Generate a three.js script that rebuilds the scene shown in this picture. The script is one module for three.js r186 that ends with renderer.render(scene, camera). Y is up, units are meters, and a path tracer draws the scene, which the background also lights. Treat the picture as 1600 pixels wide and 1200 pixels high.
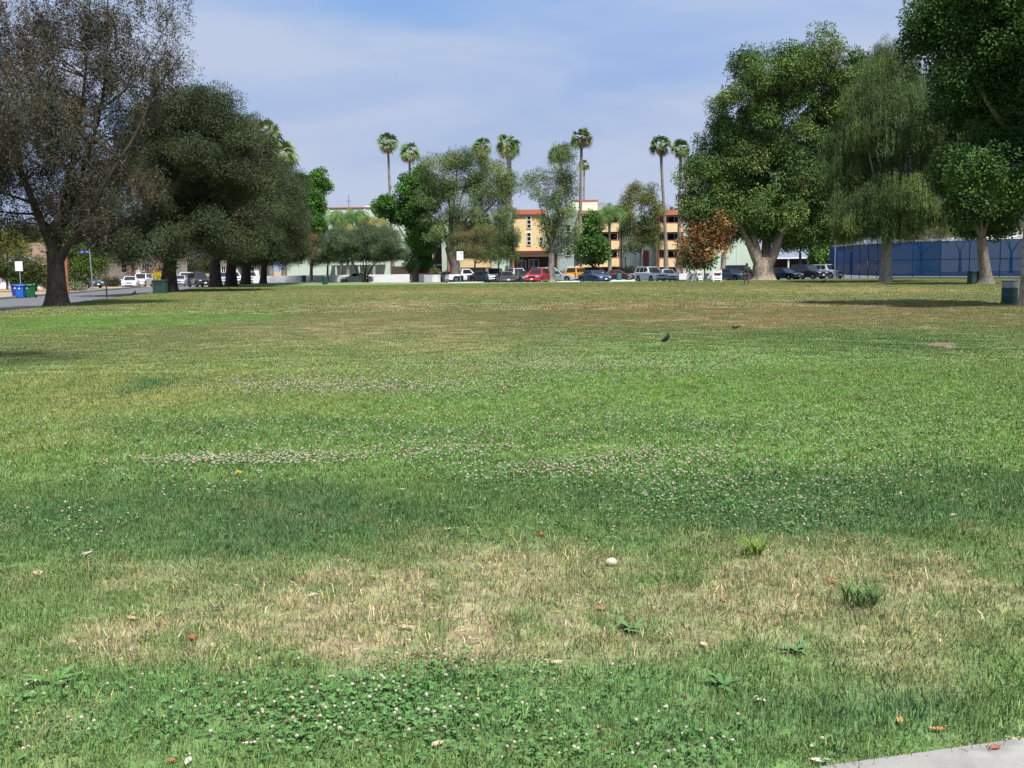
import * as THREE from 'three';
import { mergeGeometries } from 'three/addons/utils/BufferGeometryUtils.js';
import { RoundedBoxGeometry } from 'three/addons/geometries/RoundedBoxGeometry.js';
import { MarchingCubes } from 'three/addons/objects/MarchingCubes.js';

// ---------------------------------------------------------------- camera, sky, sun, exposure
const scene = new THREE.Scene();
const EYE = 1.7, D2R = Math.PI / 180;
const camera = new THREE.PerspectiveCamera(41.11, 4 / 3, 0.1, 3000);
camera.rotation.order = 'YXZ';
camera.position.set(0, EYE, 0);
camera.rotation.set(-6.52 * D2R, 0, -0.72 * D2R);
camera.updateMatrixWorld(true);

const EXPOSURE = 1.58;
const SUN = new THREE.Vector3(0.22, 1, 0.46).normalize();
const sun = new THREE.DirectionalLight(new THREE.Color(1, 0.97, 0.92), 4.7);
sun.position.copy(SUN).multiplyScalar(200).add(new THREE.Vector3(0, 0, -70));
sun.target.position.set(0, 0, -70);
sun.shadow.radius = 7;
sun.castShadow = true;
Object.assign(sun.shadow.camera, { left: -120, right: 120, top: 120, bottom: -120, near: 1, far: 500 });
sun.shadow.mapSize.set(4096, 4096);
scene.add(sun, sun.target);

function mulberry(a) { return () => { a |= 0; a = a + 0x6D2B79F5 | 0; let t = Math.imul(a ^ a >>> 15, 1 | a); t = t + Math.imul(t ^ t >>> 7, 61 | t) ^ t; return ((t ^ t >>> 14) >>> 0) / 4294967296; }; }
const R0 = mulberry(7);
const rr = (a, b, r = R0) => a + (b - a) * r();
const clamp = (v, a = 0, b = 1) => Math.min(b, Math.max(a, v));
const lerp = (a, b, t) => a + (b - a) * t;
const sstep = (a, b, v) => { const t = clamp((v - a) / (b - a)); return t * t * (3 - 2 * t); };
// lattice value noise
const PERM = new Float32Array(65536); { const r = mulberry(99); for (let i = 0; i < 65536; i++) PERM[i] = r(); }
function vn(x, y) {
  const xi = Math.floor(x), yi = Math.floor(y); let fx = x - xi, fy = y - yi;
  fx = fx * fx * (3 - 2 * fx); fy = fy * fy * (3 - 2 * fy);
  const a = PERM[(xi & 255) | (yi & 255) << 8], b = PERM[(xi + 1 & 255) | (yi & 255) << 8], c = PERM[(xi & 255) | (yi + 1 & 255) << 8], d = PERM[(xi + 1 & 255) | (yi + 1 & 255) << 8];
  return a + (b - a) * fx + (c - a) * fy + (a - b - c + d) * fx * fy;
}
function fbm(x, y, o = 4) { let s = 0, a = 0.5, n = 0; for (let i = 0; i < o; i++) { s += a * vn(x + i * 17.3, y + i * 31.7); n += a; a *= 0.5; x *= 2.03; y *= 2.03; } return s / n; }
const vn3 = (x, y, z) => (vn(x + z * 1.7, y + 3.1) + vn(y + 11.3 + x * 0.6, z) + vn(z + 5.7, x + y * 0.8)) / 3;

{ // the sky: pale blue air with thin high cloud, the same all round
  const W = 1536, H = 768, data = new Float32Array(W * H * 4);
  for (let j = 0; j < H; j++) {
    const el = ((j + 0.5) / H - 0.5) * Math.PI, s = Math.sin(el), up = clamp(s);
    for (let i = 0; i < W; i++) {
      const az = ((i + 0.5) / W - 0.5) * 2 * Math.PI, k = (j * W + i) * 4;
      const t = sstep(-0.02, 0.3, up), t2 = sstep(0.25, 1, up);
      let r = lerp(lerp(0.28, 0.165, t), 0.11, t2), g = lerp(lerp(0.33, 0.295, t), 0.225, t2), b = lerp(lerp(0.465, 0.56, t), 0.51, t2);
      if (s > 0) {
        const q = 1 / (s + 0.16), cx = Math.cos(az) * Math.cos(el) * q, cy = Math.sin(az) * Math.cos(el) * q;
        const w = fbm(cx * 0.5 + 3.1, cy * 0.6 + 9.7, 3);
        const n = fbm(cx * 0.8 + w * 1.8 + 20, cy * 1.1 + w * 1.5 + 4, 6);
        const c = clamp(sstep(0.3, 0.62, n)) * 0.92;
        r = lerp(r, 0.36, c); g = lerp(g, 0.405, c); b = lerp(b, 0.535, c);
      }
      data[k] = r * 0.95; data[k + 1] = g * 0.955; data[k + 2] = b * 0.93; data[k + 3] = 1;
    }
  }
  const sky = new THREE.DataTexture(data, W, H, THREE.RGBAFormat, THREE.FloatType);
  sky.mapping = THREE.EquirectangularReflectionMapping; sky.magFilter = THREE.LinearFilter; sky.minFilter = THREE.LinearFilter; sky.needsUpdate = true;
  scene.background = sky; scene.environment = sky;
}

// ---------------------------------------------------------------- helpers
const V = (x, y, z) => new THREE.Vector3(x, y, z);
function ray(px, py) { return V((px - 800) / 1600, (600 - py) / 1600, -1).applyQuaternion(camera.quaternion); }
function G(px, py, y = 0) { const d = ray(px, py), t = (y - EYE) / d.y; return V(d.x * t, y, d.z * t); }         // pixel -> point on the ground
function Z(px, py, z) { const d = ray(px, py), t = z / d.z; return V(d.x * t, EYE + d.y * t, z); }               // pixel -> point at the depth of a known thing
const used = {};
function numbered(name) { const n = used[name] = (used[name] ?? -1) + 1; return n ? `${name}_${String(n).padStart(3, '0')}` : name; }
function tag(o, label, category, group, kind) { if (label) o.userData.label = label; if (category) o.userData.category = category; if (group) o.userData.group = group; if (kind) o.userData.kind = kind; return o; }
function thing(name, label, category, pos = V(0, 0, 0), turn = 0, group) {
  const o = new THREE.Group(); o.name = numbered(name); o.position.copy(pos); o.rotation.y = turn; scene.add(o);
  return tag(o, label, category, group);
}
function part(parent, name, geo, mat, kind) { const m = new THREE.Mesh(Array.isArray(geo) ? mg(geo) : geo, mat); m.name = name; if (kind) m.userData.kind = kind; parent.add(m); return m; }
function struct(name, geo, mat, label) { const m = new THREE.Mesh(geo, mat); m.name = numbered(name); m.userData.kind = 'structure'; m.userData.label = label; scene.add(m); return m; }
function mg(list) {
  const l = list.map(g => { g = g.index ? g.toNonIndexed() : g; for (const k of Object.keys(g.attributes)) if (!['position', 'normal', 'uv'].includes(k)) g.deleteAttribute(k); return g; });
  return mergeGeometries(l);
}
function bx(w, h, d, x = 0, y = 0, z = 0) { const g = new THREE.BoxGeometry(w, h, d); g.translate(x, y, z); return g; }
function rbx(w, h, d, x = 0, y = 0, z = 0, r = 0.02) { const g = new RoundedBoxGeometry(w, h, d, 2, r); g.translate(x, y, z); return g; }
function cyl(r0, r1, h, x = 0, y = 0, z = 0, n = 12) { const g = new THREE.CylinderGeometry(r1, r0, h, n); g.translate(x, y + h / 2, z); return g; }
function quadGeo(a, b, c, d, uvS = 1) {
  const g = new THREE.BufferGeometry();
  g.setAttribute('position', new THREE.Float32BufferAttribute([...a.toArray(), ...b.toArray(), ...c.toArray(), ...a.toArray(), ...c.toArray(), ...d.toArray()], 3));
  g.setAttribute('uv', new THREE.Float32BufferAttribute([0, 0, 1, 0, 1, 1, 0, 0, 1, 1, 0, 1].map(v => v * uvS), 2)); g.computeVertexNormals(); return g;
}
const lin = (r, g, b) => new THREE.Color().setRGB(r, g, b);
const std = (c, rough = 0.8, extra = {}) => new THREE.MeshStandardMaterial({ color: Array.isArray(c) ? lin(...c) : c, roughness: rough, ...extra });
function dataTex(W, H, fn, srgb = false, rep = true) {
  const d = new Uint8Array(W * H * 4);
  for (let j = 0; j < H; j++) for (let i = 0; i < W; i++) { const c = fn(i, j), k = (j * W + i) * 4; for (let q = 0; q < 3; q++) { let v = clamp(c[q] ?? c[0]); if (srgb) v = v <= 0.0031308 ? v * 12.92 : 1.055 * Math.pow(v, 1 / 2.4) - 0.055; d[k + q] = v * 255 + 0.5; } d[k + 3] = 255; }
  const t = new THREE.DataTexture(d, W, H); t.magFilter = THREE.LinearFilter; t.minFilter = THREE.LinearMipmapLinearFilter; t.generateMipmaps = true;
  if (rep) t.wrapS = t.wrapT = THREE.RepeatWrapping; if (srgb) t.colorSpace = THREE.SRGBColorSpace; t.needsUpdate = true; return t;
}
// noise that tiles over `p` lattice cells
function tn(x, y, p) { const xi = Math.floor(x), yi = Math.floor(y); let fx = x - xi, fy = y - yi; fx = fx * fx * (3 - 2 * fx); fy = fy * fy * (3 - 2 * fy); const h = (a, b) => PERM[(((a % p) + p) % p) | ((((b % p) + p) % p) << 8)]; const a = h(xi, yi), b = h(xi + 1, yi), c = h(xi, yi + 1), d = h(xi + 1, yi + 1); return a + (b - a) * fx + (c - a) * fy + (a - b - c + d) * fx * fy; }
const grainFn = (n, p) => (i, j) => { const u = i / n, v = j / n; return 0.5 * tn(u * p, v * p, p) + 0.3 * tn(u * p * 3, v * p * 3, p * 3) + 0.2 * tn(u * 120, v * 120, 120); };
const grainA = grainFn(256, 8);
const concreteMap = dataTex(512, 512, (i, j) => { const u = i / 512, v = j / 512, st = sstep(0.55, 0.75, tn(u * 5, v * 5, 5) * 0.6 + tn(u * 19, v * 19, 19) * 0.4), g = (0.72 + 0.45 * grainA(i / 2, j / 2)) * (1 - 0.28 * st) * (PERM[(i * 7 + j * 131) & 65535] > 0.985 ? 0.6 : 1); return [g * 0.26, g * 0.25, g * 0.23]; }, true);
const asphaltMap = dataTex(256, 256, (i, j) => { const g = 0.6 + 0.8 * grainA(i, j); return [g * 0.105, g * 0.105, g * 0.11]; }, true);
const dirtMap = dataTex(256, 256, (i, j) => { const g = 0.5 + grainA(i, j); return [g * 0.30, g * 0.215, g * 0.13]; }, true);
const stuccoTone = dataTex(256, 256, (i, j) => { const g = 0.86 + 0.2 * grainA(i, j); return [g]; }, false);
const grainBump = dataTex(256, 256, (i, j) => [grainA(i, j)]);
const barkBump = dataTex(256, 512, (i, j) => { const u = i / 256, v = j / 512; const w = tn(u * 6, v * 6, 6) * 0.18; const f = Math.abs(2 * tn((u + w) * 16, v * 5, 16) - 1); return [clamp(0.25 + 0.7 * Math.pow(f, 0.6) * 0.8 + 0.25 * tn(u * 40, v * 40, 40))]; });
const barkMap = dataTex(256, 512, (i, j) => { const u = i / 256, v = j / 512; const w = tn(u * 6, v * 6, 6) * 0.18; const f = Math.abs(2 * tn((u + w) * 16, v * 5, 16) - 1); const g = 0.45 + 0.75 * Math.pow(f, 0.7) * (0.7 + 0.6 * tn(u * 9, v * 4, 9)); return [g, g, g]; }, false);
const bark = (c) => std(c, 0.95, { map: barkMap, bumpMap: barkBump, bumpScale: 0.03 });
const M = {
  barkDark: bark([0.062, 0.05, 0.04]), barkGrey: bark([0.2, 0.165, 0.135]), barkFicus: bark([0.33, 0.265, 0.2]), barkPale: bark([0.36, 0.32, 0.27]), barkPalm: bark([0.27, 0.23, 0.19]), barkRed: bark([0.26, 0.1, 0.05]),
  white: std([0.78, 0.78, 0.76], 0.6), whiteWall: std([0.76, 0.76, 0.75], 0.8, { map: stuccoTone, bumpMap: grainBump, bumpScale: 0.003 }),
  paleGreen: std([0.5, 0.61, 0.49], 0.85, { map: stuccoTone, bumpMap: grainBump, bumpScale: 0.004 }), paleCream: std([0.66, 0.72, 0.6], 0.85, { map: stuccoTone }), sage: std([0.34, 0.43, 0.4], 0.85, { map: stuccoTone }),
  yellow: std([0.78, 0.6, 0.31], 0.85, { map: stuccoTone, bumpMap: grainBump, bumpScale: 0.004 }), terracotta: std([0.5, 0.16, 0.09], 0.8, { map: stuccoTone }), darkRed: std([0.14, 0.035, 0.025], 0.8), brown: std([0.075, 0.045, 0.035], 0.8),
  glass: new THREE.MeshPhysicalMaterial({ color: lin(0.015, 0.018, 0.022), roughness: 0.06, specularIntensity: 1 }),
  carGlass: new THREE.MeshPhysicalMaterial({ color: lin(0.018, 0.022, 0.026), roughness: 0.04 }),
  rubber: std([0.018, 0.018, 0.019], 0.9), rim: std([0.45, 0.46, 0.48], 0.35, { metalness: 0.85 }), chrome: std([0.7, 0.71, 0.73], 0.18, { metalness: 1 }), blackTrim: std([0.02, 0.02, 0.022], 0.55),
  lamp: new THREE.MeshPhysicalMaterial({ color: lin(0.75, 0.77, 0.8), roughness: 0.12, metalness: 0.35, clearcoat: 1 }), redLamp: new THREE.MeshPhysicalMaterial({ color: lin(0.35, 0.015, 0.012), roughness: 0.15, clearcoat: 1 }), amber: std([0.6, 0.2, 0.03], 0.3), plate: std([0.78, 0.78, 0.76], 0.5),
  galv: std([0.42, 0.44, 0.44], 0.45, { metalness: 0.7 }), paleMetal: std([0.36, 0.42, 0.4], 0.5, { metalness: 0.3 }), darkMetal: std([0.035, 0.038, 0.04], 0.6),
  concrete: std([1, 1, 1], 0.9, { map: concreteMap, bumpMap: grainBump, bumpScale: 0.002 }), asphalt: std([1, 1, 1], 0.95, { map: asphaltMap, bumpMap: grainBump, bumpScale: 0.004 }), dirt: std([1, 1, 1], 1, { map: dirtMap, bumpMap: grainBump, bumpScale: 0.02 }),
  drumGreen: std([0.02, 0.085, 0.068], 0.45, { metalness: 0.2 }), tealGreen: std([0.06, 0.2, 0.17], 0.5),
};
// ---------------------------------------------------------------- the ground
const LOW = -0.22, ROAD = -0.28;                       // the car park and the street lie a little below the lawn
const LEFT = [[-8, 52], [-15.8, 0], [-19, -21], [-22.9, -46.5], [-26.6, -70], [-29.5, -90], [-32.6, -112], [-35.4, -131]];   // kerb line of the street
const FAR = [[-35.4, -136], [-22, -134], [-14, -125], [-6, -117.5], [4, -113.5], [14, -111.5], [24, -109], [34, -106], [40, -107], [70, -104]];
function sheet(pts, y, s = 1) { const sh = new THREE.Shape(pts.map(([x, z]) => new THREE.Vector2(x, -z))); const g = new THREE.ShapeGeometry(sh); g.rotateX(-Math.PI / 2); g.translate(0, y, 0); const p = g.attributes.position, uv = g.attributes.uv; for (let i = 0; i < p.count; i++) uv.setXY(i, p.getX(i) / s, p.getZ(i) / s); return g; }

// what grows where on the lawn
const blobs = [];   // [x, z, rx, rz, kind, strength]
function blob(px, py, rpx, rpy, kind, s) { const c = G(px, py), e = G(px + rpx, py), f = G(px, Math.max(py - rpy, 436)), n = G(px, py + rpy); blobs.push([c.x, c.z, Math.abs(e.x - c.x), Math.abs(f.z - n.z) / 2, kind, s]); }
blob(620, 476, 80, 6, 'dry', 0.7); blob(740, 543, 40, 4, 'dry', 0.9); blob(560, 510, 180, 20, 'dry', 0.5); blob(680, 530, 120, 12, 'dry', 0.5);
blob(150, 500, 160, 14, 'bright', 1); blob(330, 500, 90, 8, 'bright', 0.6); blob(1100, 500, 130, 6, 'brown', 1); blob(1330, 490, 220, 9, 'brown', 0.75); blob(1010, 478, 160, 10, 'brown', 0.55); blob(1060, 502, 110, 2.5, 'dry', 0.8); blob(760, 455, 420, 5, 'straw', 0.4); blob(1330, 453, 200, 5, 'straw', 0.7);
blob(1350, 535, 170, 14, 'lush', 0.7); blob(1200, 520, 100, 7, 'lush', 0.5); blob(1540, 515, 70, 6, 'lush', 0.5);
blob(1100, 600, 420, 60, 'bright', 1); blob(750, 620, 500, 50, 'bright', 0.6); blob(1250, 482, 420, 16, 'brown', 0.5); blob(850, 740, 260, 40, 'bright', 0.5); blob(1150, 700, 200, 60, 'bright', 0.7); blob(860, 680, 200, 14, 'lush', 0.7); blob(1050, 690, 120, 12, 'lush', 0.4);
blob(200, 610, 280, 45, 'yellow', 0.75); blob(560, 560, 260, 22, 'yellow', 0.5); blob(430, 680, 200, 14, 'lush', 0.5); blob(230, 600, 40, 10, 'lush', 0.7);
blob(640, 800, 420, 46, 'lush', 1); blob(150, 780, 260, 60, 'lush', 0.9); blob(300, 850, 330, 28, 'lush', 0.8); blob(1000, 800, 260, 34, 'lush', 0.75); blob(1350, 770, 260, 40, 'lush', 0.9); blob(1250, 810, 120, 22, 'lush', 0.7); blob(1560, 760, 100, 30, 'lush', 0.7);
blob(470, 970, 260, 42, 'dry', 0.95); blob(200, 1010, 240, 40, 'dry', 0.6); blob(100, 920, 160, 30, 'dry', 0.55); blob(640, 990, 160, 30, 'dry', 0.8); blob(830, 960, 160, 60, 'dry', 0.6); blob(1170, 890, 230, 45, 'dry', 0.65); blob(1280, 960, 230, 55, 'dry', 0.55); blob(1050, 1020, 160, 30, 'dry', 0.4); blob(1500, 880, 160, 50, 'dry', 0.5); blob(560, 910, 200, 24, 'dry', 0.6); blob(20, 1150, 60, 30, 'dry', 0.5); blob(760, 900, 200, 30, 'dry', 0.35); blob(1450, 1060, 80, 40, 'dry', 0.5); blob(560, 1160, 90, 20, 'dry', 0.3);
blob(600, 1120, 420, 70, 'green', 1); blob(150, 1110, 200, 60, 'green', 0.8); blob(1000, 1120, 300, 80, 'green', 0.8); blob(1450, 1120, 200, 40, 'lush', 0.6); blob(1000, 1150, 200, 40, 'lush', 0.35); blob(760, 1060, 200, 20, 'green', 0.6); blob(300, 930, 110, 16, 'lush', 0.4); blob(1330, 935, 60, 26, 'lush', 0.5);
blob(1470, 542, 30, 3.4, 'bare', 1.1);
blobs.unshift([0, -36, 44, 15, 'olive', 0.85], [8, -78, 70, 34, 'olive', 0.6], [-14, -24, 12, 7, 'olive', 0.4]);
const PAL = { olive: [0.185, 0.2, 0.088], green: [0.118, 0.23, 0.07], lush: [0.09, 0.184, 0.066], bright: [0.155, 0.285, 0.072], yellow: [0.235, 0.28, 0.095], dry: [0.37, 0.31, 0.175], straw: [0.36, 0.33, 0.155], brown: [0.26, 0.205, 0.1], bare: [0.15, 0.115, 0.072] };
const FO = {};
function field(x, z) {
  const d = Math.hypot(x, z), f = FO;
  const wx = x + 1.6 * (fbm(x * 0.5 + 7, z * 0.5, 2) - 0.5) * Math.min(1.5, d * 0.1), wz = z + 2.4 * (fbm(x * 0.45 + 40, z * 0.45 + 13, 3) - 0.5) * Math.min(2.5, d * 0.09);
  const n1 = fbm(x * 0.23 + 3, z * 0.16 + 8, 3), n2 = fbm(x * 1.2, z * 1.2 + 50, 3), n3 = fbm(x * 5 + 9, z * 5, 2);
  let r = 0.148, g = 0.248, b = 0.075, dry = 0, lush = 0, bare = 0, far = 0;
  const mix = (c, t) => { r = lerp(r, c[0], t); g = lerp(g, c[1], t); b = lerp(b, c[2], t); };
  for (let i = 0; i < blobs.length; i++) {
    const q = blobs[i], dx = (wx - q[0]) / q[2], dz = (wz - q[1]) / q[3], s = dx * dx + dz * dz; if (s > 2.6) continue;
    let w = Math.exp(-s * 0.9) * 1.35 * q[5]; const k = q[4]; if (k === 'olive') { w = clamp(w * (0.6 + 0.8 * n1)); far = Math.max(far, w); dry = Math.max(dry, w * 0.3); mix(PAL.olive, w); continue; } if (k === 'dry') w *= 0.74; if (k === 'lush') w *= 0.85;
    if (k === 'dry' || k === 'straw' || k === 'brown') w *= 0.2 + 1.25 * sstep(0.38, 0.6, 0.5 * n2 + 0.5 * n3);
    else if (k !== 'bare') w *= 0.25 + 1.1 * sstep(0.3, 0.66, 0.7 * n2 + 0.3 * n1);
    w = clamp(w); if (k === 'bare') w = sstep(0.35, 0.6, w);
    mix(PAL[k], w);
    if (k === 'dry' || k === 'brown') { dry = lerp(dry, 1, w); lush *= 1 - w; } else if (k === 'lush') { dry *= 1 - w; lush = lerp(lush, 1, w); } else if (k === 'bare') { bare = Math.max(bare, w); dry = lerp(dry, 1, w); } else { dry *= 1 - w * 0.8; lush *= 1 - w; }
  }
  const p = sstep(0.56, 0.76, 0.55 * n2 + 0.45 * n3) * (0.2 + 0.3 * far); mix(PAL.straw, p);
  const p2 = sstep(0.58, 0.75, fbm(x * 0.8 + 60, z * 0.5 + 20, 3)) * 0.4 * far; mix(PAL.lush, p2);
  f.r = r * 0.8; f.g = g * 0.8; f.b = b * 0.8; f.dry = dry; f.lush = lush; f.bare = bare; return f;
}
const NEAR = [-9, 9, -16, 2];
function lawnMap(x0, x1, z0, z1, W, H) {
  return dataTex(W, H, (i, j) => { const x = lerp(x0, x1, (i + 0.5) / W), z = lerp(z0, z1, (j + 0.5) / H), f = field(x, z); const fine = fbm(x * 23, z * 23, 2), n = 0.6 + 0.8 * fine, k = clamp(f.dry * 0.6 + 0.15); 
    const soil = sstep(0.5, 0.68, fbm(x * 9 + 5, z * 9, 2)) * k * 0.75; return [lerp(f.r, 0.2, soil) * n, lerp(f.g, 0.135, soil) * n, lerp(f.b, 0.09, soil) * n]; }, true, false);
}
{
  struct('ground', sheet([[-900, 300], [900, 300], [900, -1200], [-900, -1200]], -0.33, 3), M.dirt, 'flat dry ground stretching to the horizon');
  const X0 = -40, X1 = 72, Z0 = -140, Z1 = 54;
  const outer = new THREE.Shape([...LEFT, ...FAR, [70, 52]].map(([x, z]) => new THREE.Vector2(x, -z)));
  const hole = new THREE.Path([[NEAR[0], NEAR[2]], [NEAR[1], NEAR[2]], [NEAR[1], NEAR[3]], [NEAR[0], NEAR[3]]].map(([x, z]) => new THREE.Vector2(x, -z))); outer.holes.push(hole);
  const a = new THREE.ShapeGeometry(outer); a.rotateX(-Math.PI / 2);
  for (let i = 0, p = a.attributes.position, uv = a.attributes.uv; i < p.count; i++) uv.setXY(i, (p.getX(i) - X0) / (X1 - X0), (p.getZ(i) - Z0) / (Z1 - Z0));
  const b = quadGeo(V(NEAR[0], 0, NEAR[3]), V(NEAR[1], 0, NEAR[3]), V(NEAR[1], 0, NEAR[2]), V(NEAR[0], 0, NEAR[2]));
  for (let i = 0, p = b.attributes.position, uv = b.attributes.uv; i < p.count; i++) uv.setXY(i, (p.getX(i) - NEAR[0]) / 18, (p.getZ(i) - NEAR[2]) / 18);
  const an = a.toNonIndexed(); const skirt = [];
  const ring = [...LEFT, ...FAR, [70, 52]]; for (let i = 0; i < ring.length; i++) { const p = ring[i], q = ring[(i + 1) % ring.length]; skirt.push(quadGeo(V(p[0], -0.34, p[1]), V(q[0], -0.34, q[1]), V(q[0], 0, q[1]), V(p[0], 0, p[1]), 0.01)); }
  const geo = mergeGeometries([mg([an, ...skirt]), b], true);
  const turf = (map, s) => std([1, 1, 1], 1, { map, bumpMap: map, bumpScale: s });
  struct('lawn', geo, [turf(lawnMap(X0, X1, Z0, Z1, 1280, 1600), 0.05), turf(lawnMap(...NEAR, 1152, 1152), 0.015)], 'wide park lawn of mixed green, clover and dry patches');
}
// street on the left, with kerbs, far pavement and verge
{
  const off = (dx) => LEFT.map(([x, z]) => [x + dx, z]);
  const strip = (a, b) => [...off(a), ...off(b).reverse()];
  const ext = (p) => p;
  struct('street', sheet([...ext(off(-0.16)), [-37.5, -150], [-47.5, -160], ...off(-11).reverse()], ROAD, 2), M.asphalt, 'grey asphalt street beside the lawn');
  const kerb = (dx, w, y, h, name, label) => { const g = []; for (let i = 0; i < LEFT.length - 1; i++) { const [x0, z0] = LEFT[i], [x1, z1] = LEFT[i + 1]; const L = Math.hypot(x1 - x0, z1 - z0), b = bx(w, h, L - 0.01, 0, y, 0); b.rotateY(Math.atan2(x1 - x0, z1 - z0)); b.translate((x0 + x1) / 2 + dx, 0, (z0 + z1) / 2); g.push(b); } struct(name, mg(g), M.concrete, label); };
  kerb(-0.085, 0.15, -0.19, 0.33, 'kerb', 'pale concrete kerb along the lawn');
  kerb(-11.1, 0.16, -0.235, 0.24, 'kerb', 'concrete kerb on the house side of the street');
  struct('pavement', sheet(strip(-11.2, -13), -0.14, 2), M.concrete, 'concrete pavement in front of the houses');
  struct('front_yards', sheet(strip(-13.02, -60), -0.16, 4), M.dirt, 'bare earth and leaf litter of the front yards');
}
// car park at the far side
struct('car_park', sheet([[-36.5, -150], [-36.5, -136.3], ...FAR.slice(1).map(([x, z]) => [x, z - 0.02]), [70, -175], [-36.5, -185]], LOW, 2), M.asphalt, 'asphalt car park beyond the lawn');
// concrete path at the camera's right hand
{
  const a = G(1190, 1219), b = G(1600, 1161), dir = b.clone().sub(a).normalize(), nrm = V(-dir.z, 0, dir.x); if (nrm.z < 0) nrm.negate();
  const A = a.clone().addScaledVector(dir, -6), edge = []; 
  for (let i = 0; i < 9; i++) { // slabs with open joints
    const p = A.clone().addScaledVector(dir, i * 1.55), g = rbx(1.535, 0.12, 1.5, 0, 0, 0, 0.012); g.rotateY(Math.atan2(-dir.z, dir.x)); const c = p.addScaledVector(dir, 0.77).addScaledVector(nrm, 0.75);
    g.translate(c.x, -0.035, c.z); edge.push(g);
  }
  const path = struct('path', sheet([A, A.clone().addScaledVector(dir, 14), A.clone().addScaledVector(dir, 14).addScaledVector(nrm, 1.5), A.clone().addScaledVector(nrm, 1.5)].map(v => [v.x, v.z]), 0.006, 1), M.dirt, 'concrete footpath along the edge of the lawn');
  for (const g of edge) { const uv = g.attributes.uv; for (let i = 0; i < uv.count; i++) uv.setXY(i, g.attributes.position.getX(i), g.attributes.position.getZ(i)); part(path, 'slab', g, M.concrete); }
  var PATH = { a: A, dir, nrm };
}
const offPath = (x, z, m = 0) => { const dx = x - PATH.a.x, dz = z - PATH.a.z; return dx * PATH.nrm.x + dz * PATH.nrm.z < -m; };

// ---------------------------------------------------------------- grass, clover
function tuftGeo(n, rad, h, w, seed, flat = 1, straw = 0.1) {
  const r = mulberry(seed), P = [], C = [];
  for (let i = 0; i < n; i++) {
    const a = r() * 6.283, q = Math.sqrt(r()) * rad, x = Math.cos(a) * q, z = Math.sin(a) * q, hh = h * (0.45 + 0.75 * r()), yaw = r() * 6.283, lean = (0.15 + 0.9 * r() * r()) * flat * hh, ww = w * (0.6 + 0.8 * r()) / 2;
    const la = a + (r() - 0.5) * 2.4, lx = Math.cos(la) * lean, lz = Math.sin(la) * lean, sx = Math.cos(yaw) * ww, sz = Math.sin(yaw) * ww;
    const m = [x + lx * 0.3, hh * 0.62, z + lz * 0.3], t = [x + lx, hh * (1 - 0.25 * lean / hh), z + lz];
    P.push(x - sx, -0.01, z - sz, x + sx, -0.01, z + sz, m[0] + sx * 0.8, m[1], m[2] + sz * 0.8, x - sx, -0.01, z - sz, m[0] + sx * 0.8, m[1], m[2] + sz * 0.8, m[0] - sx * 0.8, m[1], m[2] - sz * 0.8, m[0] - sx * 0.8, m[1], m[2] - sz * 0.8, m[0] + sx * 0.8, m[1], m[2] + sz * 0.8, ...t);
    const dry = r() < straw, v = 0.7 + 0.6 * r(), c = dry ? [2.0 * v, 1.35 * v, 1.6 * v] : [v * (0.85 + 0.35 * r()), v, v * (0.8 + 0.4 * r())];
    for (let k = 0; k < 9; k++) C.push(...c);
  }
  const g = new THREE.BufferGeometry(); g.setAttribute('position', new THREE.Float32BufferAttribute(P, 3)); g.setAttribute('color', new THREE.Float32BufferAttribute(C, 3)); g.computeVertexNormals(); return g;
}
const grassMat = new THREE.MeshPhysicalMaterial({ color: 0xffffff, roughness: 0.9, vertexColors: true, specularIntensity: 0.25 });
function inst(name, label, geo, mat, list, parent = scene) {
  const m = new THREE.InstancedMesh(geo, mat, list.length), o = new THREE.Object3D(), c = new THREE.Color();
  list.forEach((q, i) => { o.position.set(q.x, q.y ?? 0, q.z); o.rotation.set(q.rx ?? 0, q.ry ?? 0, q.rz ?? 0); o.scale.set(q.s, q.sy ?? q.s, q.s); o.updateMatrix(); m.setMatrixAt(i, o.matrix); m.setColorAt(i, c.setRGB(q.c[0], q.c[1], q.c[2])); });
  m.name = parent === scene ? numbered(name) : name; m.userData.kind = 'stuff'; if (label) m.userData.label = label; parent.add(m); return m;
}
function leftEdge(z) { for (let i = 0; i < LEFT.length - 1; i++) if (z <= LEFT[i][1] && z >= LEFT[i + 1][1]) return lerp(LEFT[i][0], LEFT[i + 1][0], (LEFT[i][1] - z) / (LEFT[i][1] - LEFT[i + 1][1])); return -15; }
function scatter(d0, d1, perM2, fn, seed) {
  const r = mulberry(seed), span = 0.52, A = span * 2 * (d1 * d1 - d0 * d0) / 2 * 1.12, n = Math.round(A * perM2), out = [];
  for (let i = 0; i < n; i++) {
    const d = Math.sqrt(lerp(d0 * d0, d1 * d1, r())), x = (r() * 2 - 1) * (d * span * 1.12 + 0.5), z = -d;
    if (x < leftEdge(z) + 0.05 || !offPath(x, z, -0.03 * r())) continue;
    const q = fn(x, z, r); if (q) out.push(q);
  }
  return out;
}
const shortGreen = tuftGeo(19, 0.06, 0.029, 0.0034, 1, 2.2, 0.15), longGreen = tuftGeo(19, 0.065, 0.046, 0.0035, 2, 1.6, 0.08), strawTuft = tuftGeo(9, 0.065, 0.042, 0.0034, 3, 2.6, 0.0);
const midTuft = tuftGeo(26, 0.11, 0.042, 0.0058, 4, 1.6, 0.14), farTuft = tuftGeo(28, 0.22, 0.038, 0.012, 5, 1.5, 0.14), veryFarTuft = tuftGeo(28, 0.42, 0.045, 0.028, 6, 1.5, 0.14);
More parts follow.
